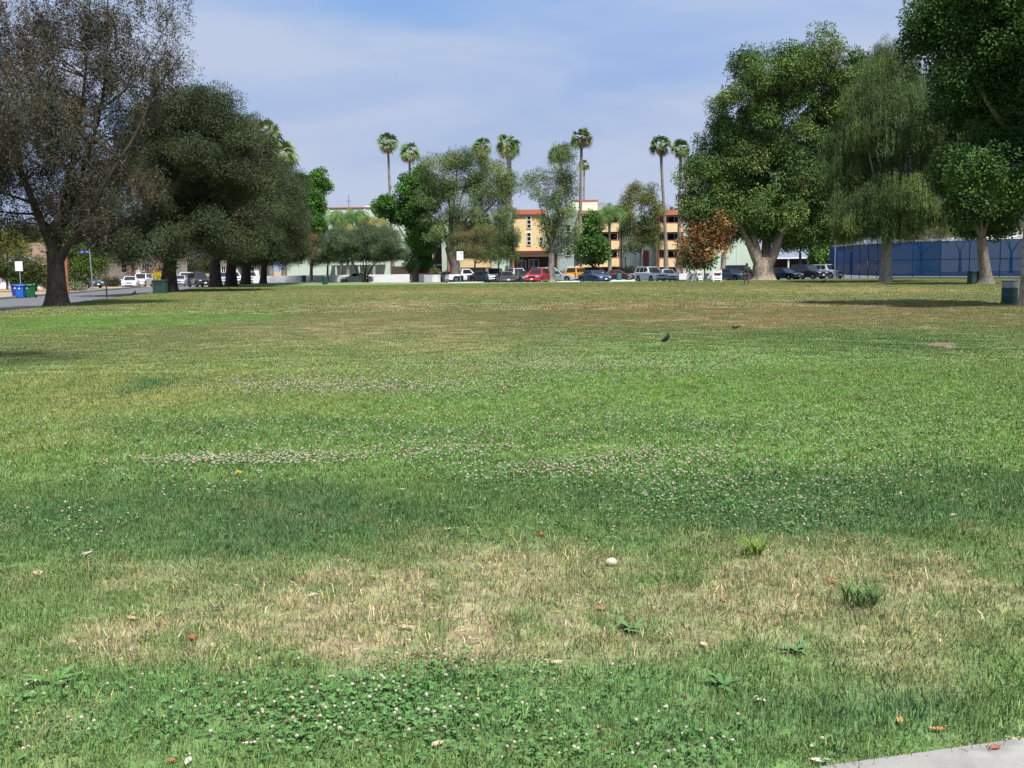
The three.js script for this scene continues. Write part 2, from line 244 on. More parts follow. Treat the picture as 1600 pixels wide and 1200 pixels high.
const tintOf = (f, r, j = 0.25) => { const v = 1 - j + 2 * j * r(); return [f.r * v * 1.12, f.g * v * 1.12, f.b * v]; };
{
  const lists = [[], [], []];
  scatter(2.6, 8, 950, (x, z, r) => {
    const f = field(x, z), tilt = 1.0; if (r() < f.bare * 0.97) return null;
    const q = { x, z, ry: r() * 6.28, rx: (r() - 0.5) * tilt, rz: (r() - 0.5) * tilt };
    if (r() < f.dry * 0.52) { if (r() < 0.5) return null; const v = 0.6 + 0.7 * r(); q.s = 0.7 + 0.7 * r(); q.sy = q.s * (r() < 0.12 ? 1.7 : 0.75); q.c = r() < 0.75 ? [0.5 * v, 0.41 * v, 0.23 * v] : [0.26 * v, 0.28 * v, 0.1 * v]; lists[2].push(q); return null; }
    if (r() < f.dry * 0.22) return null;
    const g = 1 - f.dry * 0.9; q.s = 0.75 + 0.55 * r(); const v = 0.72 + 0.56 * r(); q.c = [lerp(0.14, f.r, g) * v, lerp(0.205, f.g, g) * v, lerp(0.07, f.b, g) * v]; lists[r() < 0.25 + 0.6 * f.lush ? 1 : 0].push(q); return null;
  }, 11);
  inst('short_grass', 'short mown green grass close by', shortGreen, grassMat, lists[0]);
  inst('long_grass', 'longer dark green grass close by', longGreen, grassMat, lists[1]);
  inst('dry_grass', 'dry straw-coloured grass close by', strawTuft, grassMat, lists[2]);
  const mid = scatter(8, 17, 230, (x, z, r) => { const f = field(x, z); if (r() < f.bare * 0.97 || r() < f.dry * 0.4) return null; const s = 0.8 + 0.5 * r(); return { x, z, ry: r() * 6.28, rx: (r() - 0.5) * 0.7, rz: (r() - 0.5) * 0.7, s, sy: s * (0.75 + 0.5 * f.lush), c: tintOf(f, r) }; }, 12);
  inst('lawn_grass', 'green grass in the middle of the lawn', midTuft, grassMat, mid);
  const fr = scatter(17, 40, 46, (x, z, r) => { const f = field(x, z); if (r() < f.bare * 0.97 || r() < f.dry * 0.3) return null; const s = 0.8 + 0.5 * r(); return { x, z, ry: r() * 6.28, s, sy: s * (0.7 + 0.5 * f.lush), c: tintOf(f, r) }; }, 13);
  inst('lawn_grass', 'mixed dry and green grass farther out on the lawn', farTuft, grassMat, fr);
  const vf = scatter(40, 108, 8, (x, z, r) => { const f = field(x, z); const s = 0.8 + 0.5 * r(); return { x, z, ry: r() * 6.28, s, sy: s * 0.8, c: tintOf(f, r) }; }, 14);
  inst('lawn_grass', 'short grass towards the car park', veryFarTuft, grassMat, vf);
}
// clover: flower heads and leaves
const cloverSpots = [];
function cl(px, py, rpx, rpy, n) { const r = mulberry(px * 7 + py); for (let i = 0; i < n; i++) { const a = r() * 6.283, q = Math.sqrt(-2 * Math.log(1 - r() * 0.95)) * 0.55, p = G(px + Math.cos(a) * q * rpx, Math.max(470, py + Math.sin(a) * q * rpy)); if (offPath(p.x, p.z, 0.05) && p.x > leftEdge(p.z) + 0.1) cloverSpots.push(p); } }
cl(600, 1120, 420, 70, 130); cl(1030, 1180, 300, 40, 34); cl(520, 1120, 240, 60, 40); cl(60, 1130, 90, 80, 22); cl(690, 1050, 200, 40, 26);
cl(330, 728, 150, 9, 300); cl(470, 722, 170, 9, 330); cl(690, 712, 130, 12, 230); cl(860, 742, 160, 16, 330); cl(1010, 720, 150, 16, 300); cl(640, 690, 420, 34, 560); cl(1150, 760, 330, 60, 480); cl(1200, 690, 420, 70, 900); cl(480, 606, 190, 16, 800); cl(690, 612, 190, 20, 700); cl(760, 590, 420, 30, 1100); cl(860, 650, 420, 40, 800); cl(900, 575, 300, 14, 800); cl(250, 660, 300, 40, 320); cl(1000, 565, 500, 24, 900); cl(1350, 640, 280, 60, 500); cl(230, 505, 170, 10, 260); cl(100, 830, 130, 40, 40); cl(300, 740, 300, 40, 160); cl(700, 800, 900, 60, 90); cl(1180, 800, 160, 40, 70);
{
  const head = []; const r = mulberry(5);
  for (let i = 0; i < 26; i++) { const y = 1 - 2 * (i + 0.5) / 26, a = i * 2.4, q = Math.sqrt(1 - y * y), g = new THREE.ConeGeometry(0.3, 0.75, 3, 1, true); g.rotateX(Math.PI); g.translate(0, 0.55, 0); const m = new THREE.Matrix4().makeRotationFromQuaternion(new THREE.Quaternion().setFromUnitVectors(V(0, 1, 0), V(q * Math.cos(a), y * 0.8 + 0.15, q * Math.sin(a)).normalize())); g.applyMatrix4(m); head.push(g); }
  head.push(new THREE.IcosahedronGeometry(0.62, 0));
  const hg = mg(head); const HC = []; { const p = hg.attributes.position; for (let i = 0; i < p.count; i += 3) { const low = p.getY(i) < -0.35, w = 0.85 + 0.3 * r(); const c = low ? [0.5 * w, 0.34 * w, 0.26 * w] : [w, 0.97 * w, 0.93 * w]; for (let k = 0; k < 3; k++) HC.push(...c); } }
  const st = cyl(0.1, 0.08, 5.4, 0, -5.9, 0, 4); const sc = []; const stn = st.toNonIndexed(); for (let i = 0; i < stn.attributes.position.count; i++) sc.push(0.14, 0.26, 0.09);
  const full = mg([hg, stn]); full.setAttribute('color', new THREE.Float32BufferAttribute([...HC, ...sc], 3));
  const fm = std([1, 1, 1], 0.9, { vertexColors: true });
  const L = cloverSpots.map(p => { const d = Math.hypot(p.x, p.z), s = 0.0068 * (0.7 + 0.6 * r()) * (d > 14 ? 1.3 : d > 7.5 ? 1.08 : 0.86), b = r() < 0.13, v = 0.85 + 0.25 * r(); return { x: p.x, y: 0.048 + 0.03 * r(), z: p.z, s, rx: (r() - 0.5) * 0.7, rz: (r() - 0.5) * 0.7, ry: r() * 6, c: b ? [0.42 * v, 0.28 * v, 0.2 * v] : [0.76 * v, 0.73 * v, 0.64 * v] }; });
  inst('clover_flowers', 'small white and pinkish clover flowers scattered through the grass', full, fm, L);
  const lf = []; for (let k = 0; k < 3; k++) { const g = new THREE.CircleGeometry(0.5, 7); g.rotateX(-Math.PI / 2 + 0.25); g.translate(0, 0, 0.5); g.rotateY(k * 2.094); lf.push(g); } lf.push(cyl(0.05, 0.05, 2.5, 0, -2.5, 0, 3));
  const lr = mulberry(77), LL = [];
  for (const p of cloverSpots) { const d = Math.hypot(p.x, p.z); if (d > 17) continue; const n = d < 8 ? 10 : 3; for (let i = 0; i < n; i++) { const x = p.x + (lr() + lr() - 1) * 0.2, z = p.z + (lr() + lr() - 1) * 0.2; if (!offPath(x, z, 0.03)) continue; const v = 0.65 + 0.6 * lr(); LL.push({ x, z, y: 0.02 + 0.025 * lr(), s: 0.008 + 0.006 * lr(), rx: (lr() - 0.5) * 0.8, rz: (lr() - 0.5) * 0.8, ry: lr() * 6, c: [0.085 * v, 0.185 * v, 0.055 * v] }); } }
  inst('clover_leaves', 'low three-leaved clover between the grass blades', mg(lf), new THREE.MeshPhysicalMaterial({ color: 0xffffff, roughness: 0.85, specularIntensity: 0.3 }), LL);
}
// ---------------------------------------------------------------- trees
// a tapering limb along points; radii in metres, uv in metres
function limbGeo(pts, rad, sides = 7, seg = 8, wob = 0, flare = 0, seed = 1) {
  const curve = new THREE.CatmullRomCurve3(pts), P = [], U = [], I = []; const fr = curve.computeFrenetFrames(seg, false), L = curve.getLength();
  for (let i = 0; i <= seg; i++) {
    const t = i / seg, c = curve.getPointAt(t); const q = t * (rad.length - 1), k = Math.min(rad.length - 2, Math.floor(q)); const r0 = lerp(rad[k], rad[k + 1], q - k);
    for (let j = 0; j <= sides; j++) {
      const a = j / sides * Math.PI * 2; let r = r0 * (1 + wob * (vn(Math.cos(a) * 2 + seed * 7 + 9, Math.sin(a) * 2 + t * L * 0.7 + 20) - 0.5) * 2);
      if (flare) r *= 1 + flare * Math.pow(1 - t, 6) * (0.55 + 0.9 * Math.pow(Math.abs(Math.sin(a * 2.5 + seed)), 2));
      P.push(c.x + r * (Math.cos(a) * fr.normals[i].x + Math.sin(a) * fr.binormals[i].x), c.y + r * (Math.cos(a) * fr.normals[i].y + Math.sin(a) * fr.binormals[i].y), c.z + r * (Math.cos(a) * fr.normals[i].z + Math.sin(a) * fr.binormals[i].z));
      U.push(j / sides * Math.max(1, Math.round(r0 * 4)), t * L / 1.6);
    }
  }
  for (let i = 0; i < seg; i++) for (let j = 0; j < sides; j++) { const a = i * (sides + 1) + j, b = a + sides + 1; I.push(a, a + 1, b, b, a + 1, b + 1); }
  const g = new THREE.BufferGeometry(); g.setAttribute('position', new THREE.Float32BufferAttribute(P, 3)); g.setAttribute('uv', new THREE.Float32BufferAttribute(U, 2)); g.setIndex(I); g.computeVertexNormals(); return g;
}
// clumps of leaves, about 1 unit in radius
function leafClump(n, len, wid, seed, mode = 'round') {
  const r = mulberry(seed), P = [], C = []; const X = V(), Y = V(), N = V();
  const leaf = (p, dir, L, W, tint) => {
    N.set(r() - 0.5, r() * 0.8 + 0.2, r() - 0.5).normalize(); X.crossVectors(dir, N).normalize(); Y.crossVectors(X, dir).normalize();
    const m = p.clone().addScaledVector(dir, L * 0.45), t = p.clone().addScaledVector(dir, L).addScaledVector(Y, -L * 0.12), a = m.clone().addScaledVector(X, W / 2).addScaledVector(Y, W * 0.18), b = m.clone().addScaledVector(X, -W / 2).addScaledVector(Y, W * 0.18);
    for (const q of [p, a, m, m, a, t, p, m, b, m, t, b]) P.push(q.x, q.y, q.z);
    const v = tint * (0.75 + 0.5 * r()), h = 0.9 + 0.25 * r(); for (let k = 0; k < 12; k++) C.push(v * h, v, v * (0.8 + 0.2 * h));
  };
  if (mode === 'round') for (let i = 0; i < n; i++) { const d = V(r() - 0.5, r() - 0.4, r() - 0.5).normalize(), p = d.clone().multiplyScalar(0.15 + 0.85 * Math.cbrt(r())); d.add(V(r() - 0.5, r() - 0.75, r() - 0.5)).normalize(); leaf(p, d, len * (0.7 + 0.6 * r()), wid * (0.7 + 0.6 * r()), 1); }
  if (mode === 'hang') for (let i = 0; i < n / 7; i++) { const p = V((r() - 0.5) * 1.5, 0.5 + 0.5 * r(), (r() - 0.5) * 1.5); for (let k = 0; k < 9; k++) { p.add(V((r() - 0.5) * 0.12, -0.27, (r() - 0.5) * 0.12)); for (const s of [-1, 1]) leaf(p.clone(), V(s * (0.4 + 0.4 * r()), -0.9, (r() - 0.5) * 0.8).normalize(), len * (0.7 + 0.6 * r()), wid, 1); } }
  if (mode === 'twig') {
    for (let i = 0; i < 5; i++) { // bare grey twigs that carry a few leaves
      const p = V(0, 0, 0), d = V(r() - 0.5, r() - 0.55, r() - 0.5).normalize();
      for (let k = 0; k < 4; k++) { const o = p.clone(); d.add(V((r() - 0.5) * 0.9, (r() - 0.6) * 0.8, (r() - 0.5) * 0.9)).normalize(); p.addScaledVector(d, 0.32); X.crossVectors(d, V(r() - 0.5, r() - 0.5, r() - 0.5)).normalize().multiplyScalar(0.018); for (const q of [o.clone().add(X), o.clone().sub(X), p]) P.push(q.x, q.y, q.z); for (let m = 0; m < 3; m++) C.push(1.9, 1.65, 2.1);
        for (let m = 0; m < n / 20; m++) leaf(p.clone().add(V((r() - 0.5) * 0.3, (r() - 0.5) * 0.3, (r() - 0.5) * 0.3)), V(r() - 0.5, r() - 0.6, r() - 0.5).normalize(), len * (0.6 + 0.7 * r()), wid, 1); }
    }
  }
  const g = new THREE.BufferGeometry(); g.setAttribute('position', new THREE.Float32BufferAttribute(P, 3)); g.setAttribute('color', new THREE.Float32BufferAttribute(C, 3)); g.computeVertexNormals(); return g;
}
const leafMat = new THREE.MeshPhysicalMaterial({ color: 0xffffff, vertexColors: true, roughness: 0.75, specularIntensity: 0.3 });
const CL = {
  broad: leafClump(26, 0.5, 0.34, 21), small: leafClump(46, 0.3, 0.15, 22), star: leafClump(24, 0.55, 0.5, 23), maple: leafClump(64, 0.3, 0.26, 29), mapleFine: leafClump(110, 0.2, 0.17, 30), figLeaf: leafClump(60, 0.32, 0.2, 34), tiny: leafClump(80, 0.22, 0.1, 24), hang: leafClump(42, 0.3, 0.07, 25, 'hang'), twig: leafClump(60, 0.19, 0.09, 26, 'twig'), dead: leafClump(28, 0.55, 0.22, 27), needle: leafClump(70, 0.34, 0.06, 28),
};
// crown spec: {geo, s: foliage cluster radius, den: clusters per m2, per: clumps per cluster, cs: clump size, cols}
function crownList(ells, spec, seed, attract) {
  const r = mulberry(seed), out = [];
  for (const e of ells) {
    const area = 4 * Math.PI * Math.pow((Math.pow(e.rx * e.ry, 1.6) + Math.pow(e.rx * e.rz, 1.6) + Math.pow(e.ry * e.rz, 1.6)) / 3, 1 / 1.6), n = Math.max(4, Math.round(area * spec.den * (e.den ?? 1)));
    for (let i = 0; i < n; i++) {
      const y = r() * 2 - 1, a = r() * 6.283, q = Math.sqrt(1 - y * y), dir = V(q * Math.cos(a), y, q * Math.sin(a));
      const lump = 0.6 + 0.78 * vn3(dir.x * 2.3 + e.x, dir.y * 2.3 + e.y, dir.z * 2.3 + seed), t = (0.5 + 0.5 * Math.pow(r(), 0.6) + (r() < 0.06 ? 0.12 : 0)) * lump;
      const c = V(e.x + dir.x * e.rx * t, e.y + dir.y * e.ry * t * (dir.y < 0 ? (spec.under ?? 0.85) : 1), e.z + dir.z * e.rz * t);
      if (attract) attract.push(c);
      const col = spec.cols[Math.floor(r() * spec.cols.length)], tv = 0.8 + 0.4 * r(), per = Math.round(spec.per * (0.7 + 0.6 * r()));
      for (let k = 0; k < per; k++) {
        const s = spec.s * (0.4 + 0.6 * Math.cbrt(r())), u = r() * 2 - 1, b = r() * 6.283, w = Math.sqrt(1 - u * u), v = tv * (0.8 + 0.4 * r());
        out.push({ x: c.x + w * Math.cos(b) * s, y: c.y + u * s * (spec.flat ?? 0.7), z: c.z + w * Math.sin(b) * s, s: spec.cs * (0.45 + 1.05 * r()), ry: r() * 6.28, rx: spec.hang ? 0 : (r() - 0.5) * 1.6, rz: spec.hang ? 0 : (r() - 0.5) * 1.6, c: [col[0] * v, col[1] * v, col[2] * v] });
      }
    }
  }
  return out;
}
let TSEED = 100;
// base, fork, limbs and blobs are given where the photo shows them, all set at the depth at which the trunk stands on the ground
function tree(o) {
  const seed = TSEED++, r = mulberry(seed), base = o.at ?? G(o.base[0], o.base[1], o.y ?? 0), z0 = base.z, m = -z0 / 1600 * 1.0; const W = (p, dz = 0) => { const w = Z(p[0], p[1], z0); return V(w.x - base.x, w.y - base.y, (p[2] ?? 0) + dz); };
  const t = thing(o.name ?? 'tree', o.label, o.category ?? 'tree', base, 0, o.group);
  const ells = o.blobs.map((b, bi) => { const c = W([b[0], b[1]]); const cut = (o.cut ?? (z0 < -125 ? 0.35 : 0.12)) * (o.leaf.s + o.leaf.cs * 0.6), rx = Math.max(b[2] * m * 0.5, b[2] * m - cut), ry = Math.max(b[3] * m * 0.5, b[3] * m - cut); return { x: c.x, y: c.y, z: b[4] ?? (bi % 3 - 1) * 0.55 * rx, rx, ry, rz: b[6] ?? (rx + Math.min(rx, ry)) / 2 * 0.95, den: b[5] ?? 1 }; });
  const fork = o.fork ? W(o.fork) : V(0, ells[0].y * 0.4, 0), R = o.r;
  const g = [];
  const mids = (o.trunk ?? []).map(p => W(p));
  g.push(limbGeo([V(0, -0.25, 0), V(0, 0.15, 0), ...(mids.length ? mids : [V(fork.x * 0.4, fork.y * 0.5, fork.z * 0.5)]), fork], [R, R * 0.98, R * 0.9, R * (o.topR ?? 0.8)], o.sides ?? 12, 14, 0.16, o.flare ?? 0.55, seed));
  const nodes = []; const limbs = o.limbs ? o.limbs.map(l => l.map(p => W(p))) : ells.map(e => { const c = V(e.x, e.y, e.z), md = fork.clone().lerp(c, 0.5).add(V((r() - 0.5) * e.rx * 0.4, (r() - 0.3) * e.ry * 0.25, (r() - 0.5) * e.rz * 0.4)); return [fork.clone(), md, c]; });
  limbs.forEach((l, i) => {
    const side = l[0].distanceTo(fork) > R * 3, r0 = R * (o.limbR ?? 0.5) * (i ? 0.75 + 0.3 * r() : 1) * (side ? 0.34 : 1);
    g.push(limbGeo([side ? l[0] : l[0].clone().lerp(l[1], -0.06), ...l.slice(1)], [r0, r0 * 0.6, r0 * 0.3, r0 * 0.1], 7, 10, 0.12, 0, seed + i)); const c = new THREE.CatmullRomCurve3(l); for (let k = 1; k <= 12; k++) nodes.push([c.getPoint(k / 12), r0 * (1 - 0.8 * k / 12)]);
  });
  const att = []; const list = crownList(ells, o.leaf, seed * 13, att);
  if (o.leaf2) list.push(...crownList(ells, o.leaf2, seed * 17, null));
  const nb = o.branches ?? 60; for (let i = 0; i < Math.min(nb, att.length); i++) {
    const a = att[Math.floor(r() * att.length)]; let best = null, bd = 1e9; for (const n of nodes) { const d = n[0].distanceToSquared(a) + (n[0].y > a.y ? 4 : 0); if (d < bd) { bd = d; best = n; } } if (!best) continue;
    const md = best[0].clone().lerp(a, 0.5).add(V((r() - 0.5) * 0.8, (r() - 0.2) * 0.9, (r() - 0.5) * 0.8)), rb = Math.max(0.02, best[1] * 0.4); g.push(limbGeo([best[0], md, a], [rb, rb * 0.55, rb * 0.15], 5, 5, 0, 0, i));
  }
  part(t, 'trunk', g, o.bark);
  inst('crown', null, o.leaf.geo, leafMat, list, t);
  return t;
}
const sp = {   // leaves by kind of tree
  oak: { geo: CL.tiny, s: 1.0, den: 0.4, per: 14, cs: 0.56, cols: [[0.06, 0.082, 0.036], [0.052, 0.074, 0.034], [0.074, 0.09, 0.04], [0.047, 0.068, 0.032]] },
  bare: { geo: CL.twig, s: 0.8, den: 0.52, per: 6, cs: 0.6, flat: 1, cols: [[0.056, 0.058, 0.036], [0.064, 0.058, 0.038], [0.05, 0.06, 0.036], [0.075, 0.058, 0.037]] },
  ficus: { geo: CL.figLeaf, s: 1.3, den: 0.21, per: 18, cs: 0.56, cols: [[0.095, 0.165, 0.045], [0.08, 0.145, 0.042], [0.12, 0.185, 0.05], [0.07, 0.125, 0.038], [0.145, 0.195, 0.055]] },
  star: { geo: CL.star, s: 0.6, den: 0.85, per: 8, cs: 0.42, cols: [[0.055, 0.127, 0.024], [0.066, 0.158, 0.029], [0.042, 0.097, 0.024], [0.090, 0.187, 0.034]] },
  gum: { geo: CL.maple, s: 0.7, den: 0.9, per: 8, cs: 0.55, cols: [[0.08, 0.2, 0.034], [0.1, 0.225, 0.04], [0.062, 0.155, 0.03]] },
  elm: { geo: CL.small, s: 1.0, den: 0.27, per: 14, cs: 0.48, cols: [[0.14, 0.205, 0.07], [0.12, 0.185, 0.065], [0.17, 0.22, 0.08], [0.105, 0.165, 0.058]] },
  pepper: { geo: CL.hang, s: 0.9, den: 0.42, per: 6, cs: 0.6, hang: true, cols: [[0.078, 0.125, 0.04], [0.062, 0.102, 0.035], [0.11, 0.15, 0.045], [0.05, 0.085, 0.032]] },
  olive: { geo: CL.tiny, s: 0.6, den: 1.5, per: 10, cs: 0.42, cols: [[0.105, 0.15, 0.075], [0.085, 0.13, 0.06], [0.13, 0.17, 0.095], [0.075, 0.115, 0.05]] },
  hedge: { geo: CL.small, s: 0.45, den: 1.4, per: 7, cs: 0.4, cols: [[0.073, 0.121, 0.029], [0.108, 0.158, 0.031], [0.055, 0.090, 0.024]] },
  russet: { geo: CL.tiny, s: 0.5, den: 1, per: 7, cs: 0.42, cols: [[0.181, 0.121, 0.073], [0.158, 0.133, 0.073], [0.121, 0.121, 0.061]] },
  dead: { geo: CL.dead, s: 0.6, den: 0.7, per: 7, cs: 0.46, flat: 1.5, cols: [[0.36, 0.175, 0.06], [0.24, 0.115, 0.042], [0.44, 0.24, 0.09], [0.15, 0.08, 0.035], [0.08, 0.085, 0.035]] },
};
const spc = (base, o) => ({ ...sp[base], ...o });

// left: the sparse grey tree by the street
tree({ name: 'sparse_tree', label: 'large sparse grey-brown tree with bare drooping twigs by the street sign', base: [90, 478], r: 0.5, bark: M.barkDark, flare: 0.7, trunk: [[88, 440]], fork: [85, 392], limbR: 0.5, branches: 230, sides: 14,
  limbs: [[[85, 396], [66, 335, 0.5], [44, 260, 1], [14, 165, 1.5], [-30, 50, 2]], [[86, 398], [98, 335, -0.5], [116, 265, -1], [142, 180, -1], [160, 90, -0.6], [168, -40, 0]], [[92, 412], [122, 372, 0.6], [150, 345, 1], [180, 290, 1.4], [226, 215, 1.2], [252, 150, 1], [296, 90, 1]], [[84, 396], [76, 300, -2], [84, 190, -3], [98, 60, -3], [104, -60, -3]], [[120, 374], [165, 345, -2], [192, 326, -2.6], [222, 305, -3]], [[60, 320], [20, 300, 2], [-40, 270, 3], [-110, 240, 3]], [[142, 180], [190, 130, -1], [235, 60, -1], [265, 0, -1]]],
  blobs: [[50, 190, 90, 90, 6, 0.5], [140, 230, 60, 70, 5, 0.4], [-20, 90, 120, 130, 1], [90, 80, 100, 110, -2], [30, 220, 120, 90, 1], [-60, 270, 110, 110, 2, 0.9], [120, 230, 80, 90, -1], [185, 110, 70, 95, -1, 0.4], [235, 130, 50, 70, 0.5, 0.3], [180, 290, 70, 60, 0, 0.7], [275, 100, 25, 45, 1, 0.3], [30, 330, 90, 55, 0, 0.8], [130, 345, 60, 40, 1, 0.7], [220, 10, 60, 50, -1, 0.35]], leaf: sp.bare, leaf2: spc('oak', { s: 0.75, den: 0.22, per: 7, cs: 0.36, cols: [[0.073, 0.075, 0.040], [0.090, 0.080, 0.044], [0.108, 0.082, 0.042], [0.061, 0.070, 0.036]] }) });
// left: the row of dark oaks along the kerb
const oakRow = 'dark oaks in a row along the street';
tree({ name: 'oak_tree', label: 'broad dark oak with a litter bin against its trunk', group: oakRow, base: [264, 456], r: 0.62, bark: M.barkDark, fork: [266, 405], branches: 90, blobs: [[255, 250, 85, 85], [330, 235, 75, 80], [215, 320, 70, 70], [300, 330, 85, 75], [180, 375, 40, 35], [250, 380, 80, 36], [370, 300, 55, 75], [300, 175, 60, 38], [365, 370, 50, 45], [225, 215, 50, 60], [345, 200, 40, 40]], leaf: sp.oak });
tree({ name: 'oak_tree', label: 'second dark oak along the kerb, beside the parked black car', group: oakRow, base: [337, 449], r: 0.62, bark: M.barkDark, fork: [336, 408], blobs: [[370, 280, 60, 70], [340, 350, 70, 55], [395, 330, 55, 70], [380, 230, 40, 45], [390, 385, 50, 35]], leaf: sp.oak });
tree({ name: 'oak_tree', label: 'third dark oak along the kerb, counted from the litter bin', group: oakRow, base: [361, 447], r: 0.6, bark: M.barkDark, fork: [362, 408], blobs: [[400, 300, 55, 70], [420, 360, 55, 50], [380, 385, 50, 30]], leaf: sp.oak, branches: 30 });
tree({ name: 'oak_tree', label: 'fourth dark oak along the kerb, counted from the litter bin', group: oakRow, base: [384, 444.5], r: 0.6, bark: M.barkDark, fork: [386, 410], blobs: [[430, 310, 45, 65], [440, 370, 45, 45], [400, 390, 40, 28]], leaf: sp.oak, branches: 30 });
tree({ name: 'oak_tree', label: 'last and slimmest dark oak of the kerb row, before the white garden wall', group: oakRow, base: [412, 443], r: 0.42, bark: M.barkDark, fork: [413, 412], blobs: [[440, 340, 45, 60], [448, 390, 40, 32], [415, 395, 32, 24]], leaf: sp.oak, branches: 30 });
// behind the lawn
tree({ name: 'sweetgum_tree', label: 'bright green upright tree behind the last dark oak', at: V(Z(486, 436, -160).x, LOW, -160), r: 0.25, bark: M.barkGrey, fork: [488, 395], blobs: [[497, 285, 17, 22], [484, 315, 24, 34], [495, 345, 20, 30], [478, 370, 26, 24], [470, 300, 16, 30]], leaf: sp.gum });
tree({ name: 'russet_tree', label: 'small reddish brown leafy tree left of the olive tree', at: V(Z(487, 438, -138.5).x, LOW, -138.5), r: 0.16, bark: M.barkGrey, fork: [487, 412], blobs: [[485, 382, 24, 20], [488, 400, 26, 16], [495, 412, 16, 8]], leaf: sp.russet, branches: 20 });
tree({ name: 'olive_tree', label: 'low spreading grey-green olive tree on several stems', base: [568, 441], r: 0.3, bark: M.barkDark, flare: 0.4, fork: [569, 432], limbR: 0.5, limbs: [[[566, 434], [558, 424], [553, 414], [545, 395]], [[570, 432], [568, 418], [567, 405], [560, 385]], [[573, 433], [580, 420], [590, 408], [612, 388]], [[561, 441], [560, 428, -0.4], [556, 416, -1], [530, 398, -1]], [[570, 432], [574, 415, 1], [575, 400, 2], [580, 380, 2]]], cut: 0.2, blobs: [[570, 386, 38, 22], [533, 394, 34, 20], [607, 392, 30, 22], [575, 368, 38, 14], [600, 373, 26, 14], [538, 380, 26, 14], [570, 399, 44, 10], [530, 399, 26, 8], [612, 399, 24, 8]], leaf: sp.olive, branches: 50 });
tree({ name: 'olive_tree', label: 'second grey-green olive tree, standing behind the litter drum', at: V(Z(512, 436, -138.5).x, LOW, -138.5), r: 0.16, bark: M.barkGrey, fork: [512, 415], blobs: [[515, 385, 24, 16], [525, 372, 20, 14], [512, 400, 22, 12]], leaf: sp.olive, branches: 20 });
tree({ name: 'sweetgum_tree', label: 'bright green narrow tree rising over the curved white wall', base: [650, 438], r: 0.42, bark: M.barkGrey, fork: [650, 405], branches: 60, blobs: [[660, 282, 18, 26], [640, 300, 20, 28], [605, 322, 22, 16], [625, 335, 26, 18], [652, 335, 26, 36], [660, 375, 24, 28], [650, 408, 24, 20], [665, 315, 20, 30]], leaf: sp.gum });
tree({ name: 'elm_tree', label: 'tallest grey-green tree with a leaning pale trunk behind the white sign', cut: 0.15, base: [712, 438], r: 0.75, bark: M.barkGrey, flare: 0.4, trunk: [[711, 415]], fork: [702, 385], branches: 120, blobs: [[690, 275, 34, 36], [735, 265, 36, 32], [770, 285, 32, 40], [680, 325, 34, 40], [725, 320, 40, 42], [768, 335, 34, 40], [790, 345, 15, 28], [700, 365, 34, 24], [790, 300, 18, 34], [715, 250, 22, 18]], leaf: sp.elm });
tree({ name: 'young_tree', label: 'rounded brownish green young tree right of the white sign', base: [742, 439], r: 0.13, bark: M.barkRed, fork: [742, 412], blobs: [[745, 378, 32, 22], [768, 372, 26, 22], [738, 395, 32, 14], [765, 395, 30, 14]], leaf: spc('elm', { cols: [[0.145, 0.145, 0.055], [0.121, 0.127, 0.048], [0.181, 0.151, 0.066]], geo: CL.tiny, den: 0.8, s: 0.6, per: 9, cs: 0.42 }), branches: 30 });
tree({ name: 'young_tree', label: 'thin-stemmed dark green young tree in front of the grey cars', base: [780, 440], r: 0.1, bark: M.barkDark, fork: [779, 412], blobs: [[788, 382, 22, 20], [799, 400, 18, 8], [775, 398, 22, 12], [800, 370, 18, 18]], leaf: spc('elm', { den: 0.7, s: 0.55, per: 8, cs: 0.4, cols: [[0.073, 0.108, 0.036], [0.085, 0.127, 0.041]] }), branches: 30 });
tree({ name: 'eucalyptus_tree', label: 'open-crowned tree with a pale trunk in front of the yellow tower', base: [861, 439], r: 0.4, bark: M.barkPale, fork: [862, 395], branches: 70, blobs: [[836, 285, 22, 22], [875, 268, 22, 34], [850, 312, 26, 20], [882, 305, 20, 30], [860, 350, 20, 26], [876, 345, 24, 30], [868, 386, 22, 22], [885, 375, 18, 26], [880, 245, 14, 16]], leaf: spc('elm', { den: 0.26, s: 0.85, per: 12 }) });
tree({ name: 'young_tree', label: 'leafy green young tree in front of the left balconies', at: V(Z(926, 432, -132).x, LOW, -132), r: 0.14, bark: M.barkDark, fork: [926, 408], blobs: [[925, 358, 16, 22], [918, 385, 22, 20], [934, 388, 20, 20], [925, 402, 22, 12]], leaf: spc('star', { den: 1.1, cols: [[0.073, 0.158, 0.036], [0.090, 0.181, 0.042]] }), branches: 30 });
tree({ name: 'round_tree', label: 'round olive-green tree with a thin white trunk between the balconies', at: V(Z(1001, 430, -134).x, LOW, -134), r: 0.16, bark: M.barkPale, fork: [1001, 395], branches: 60, blobs: [[1000, 300, 24, 24], [985, 330, 22, 28], [1015, 330, 22, 30], [1002, 355, 30, 28], [990, 378, 20, 22], [1018, 372, 16, 22], [975, 385, 10, 34]], leaf: spc('elm', { den: 0.45, s: 0.75, per: 10, cols: [[0.139, 0.163, 0.044], [0.163, 0.187, 0.048], [0.108, 0.133, 0.041]] }) });
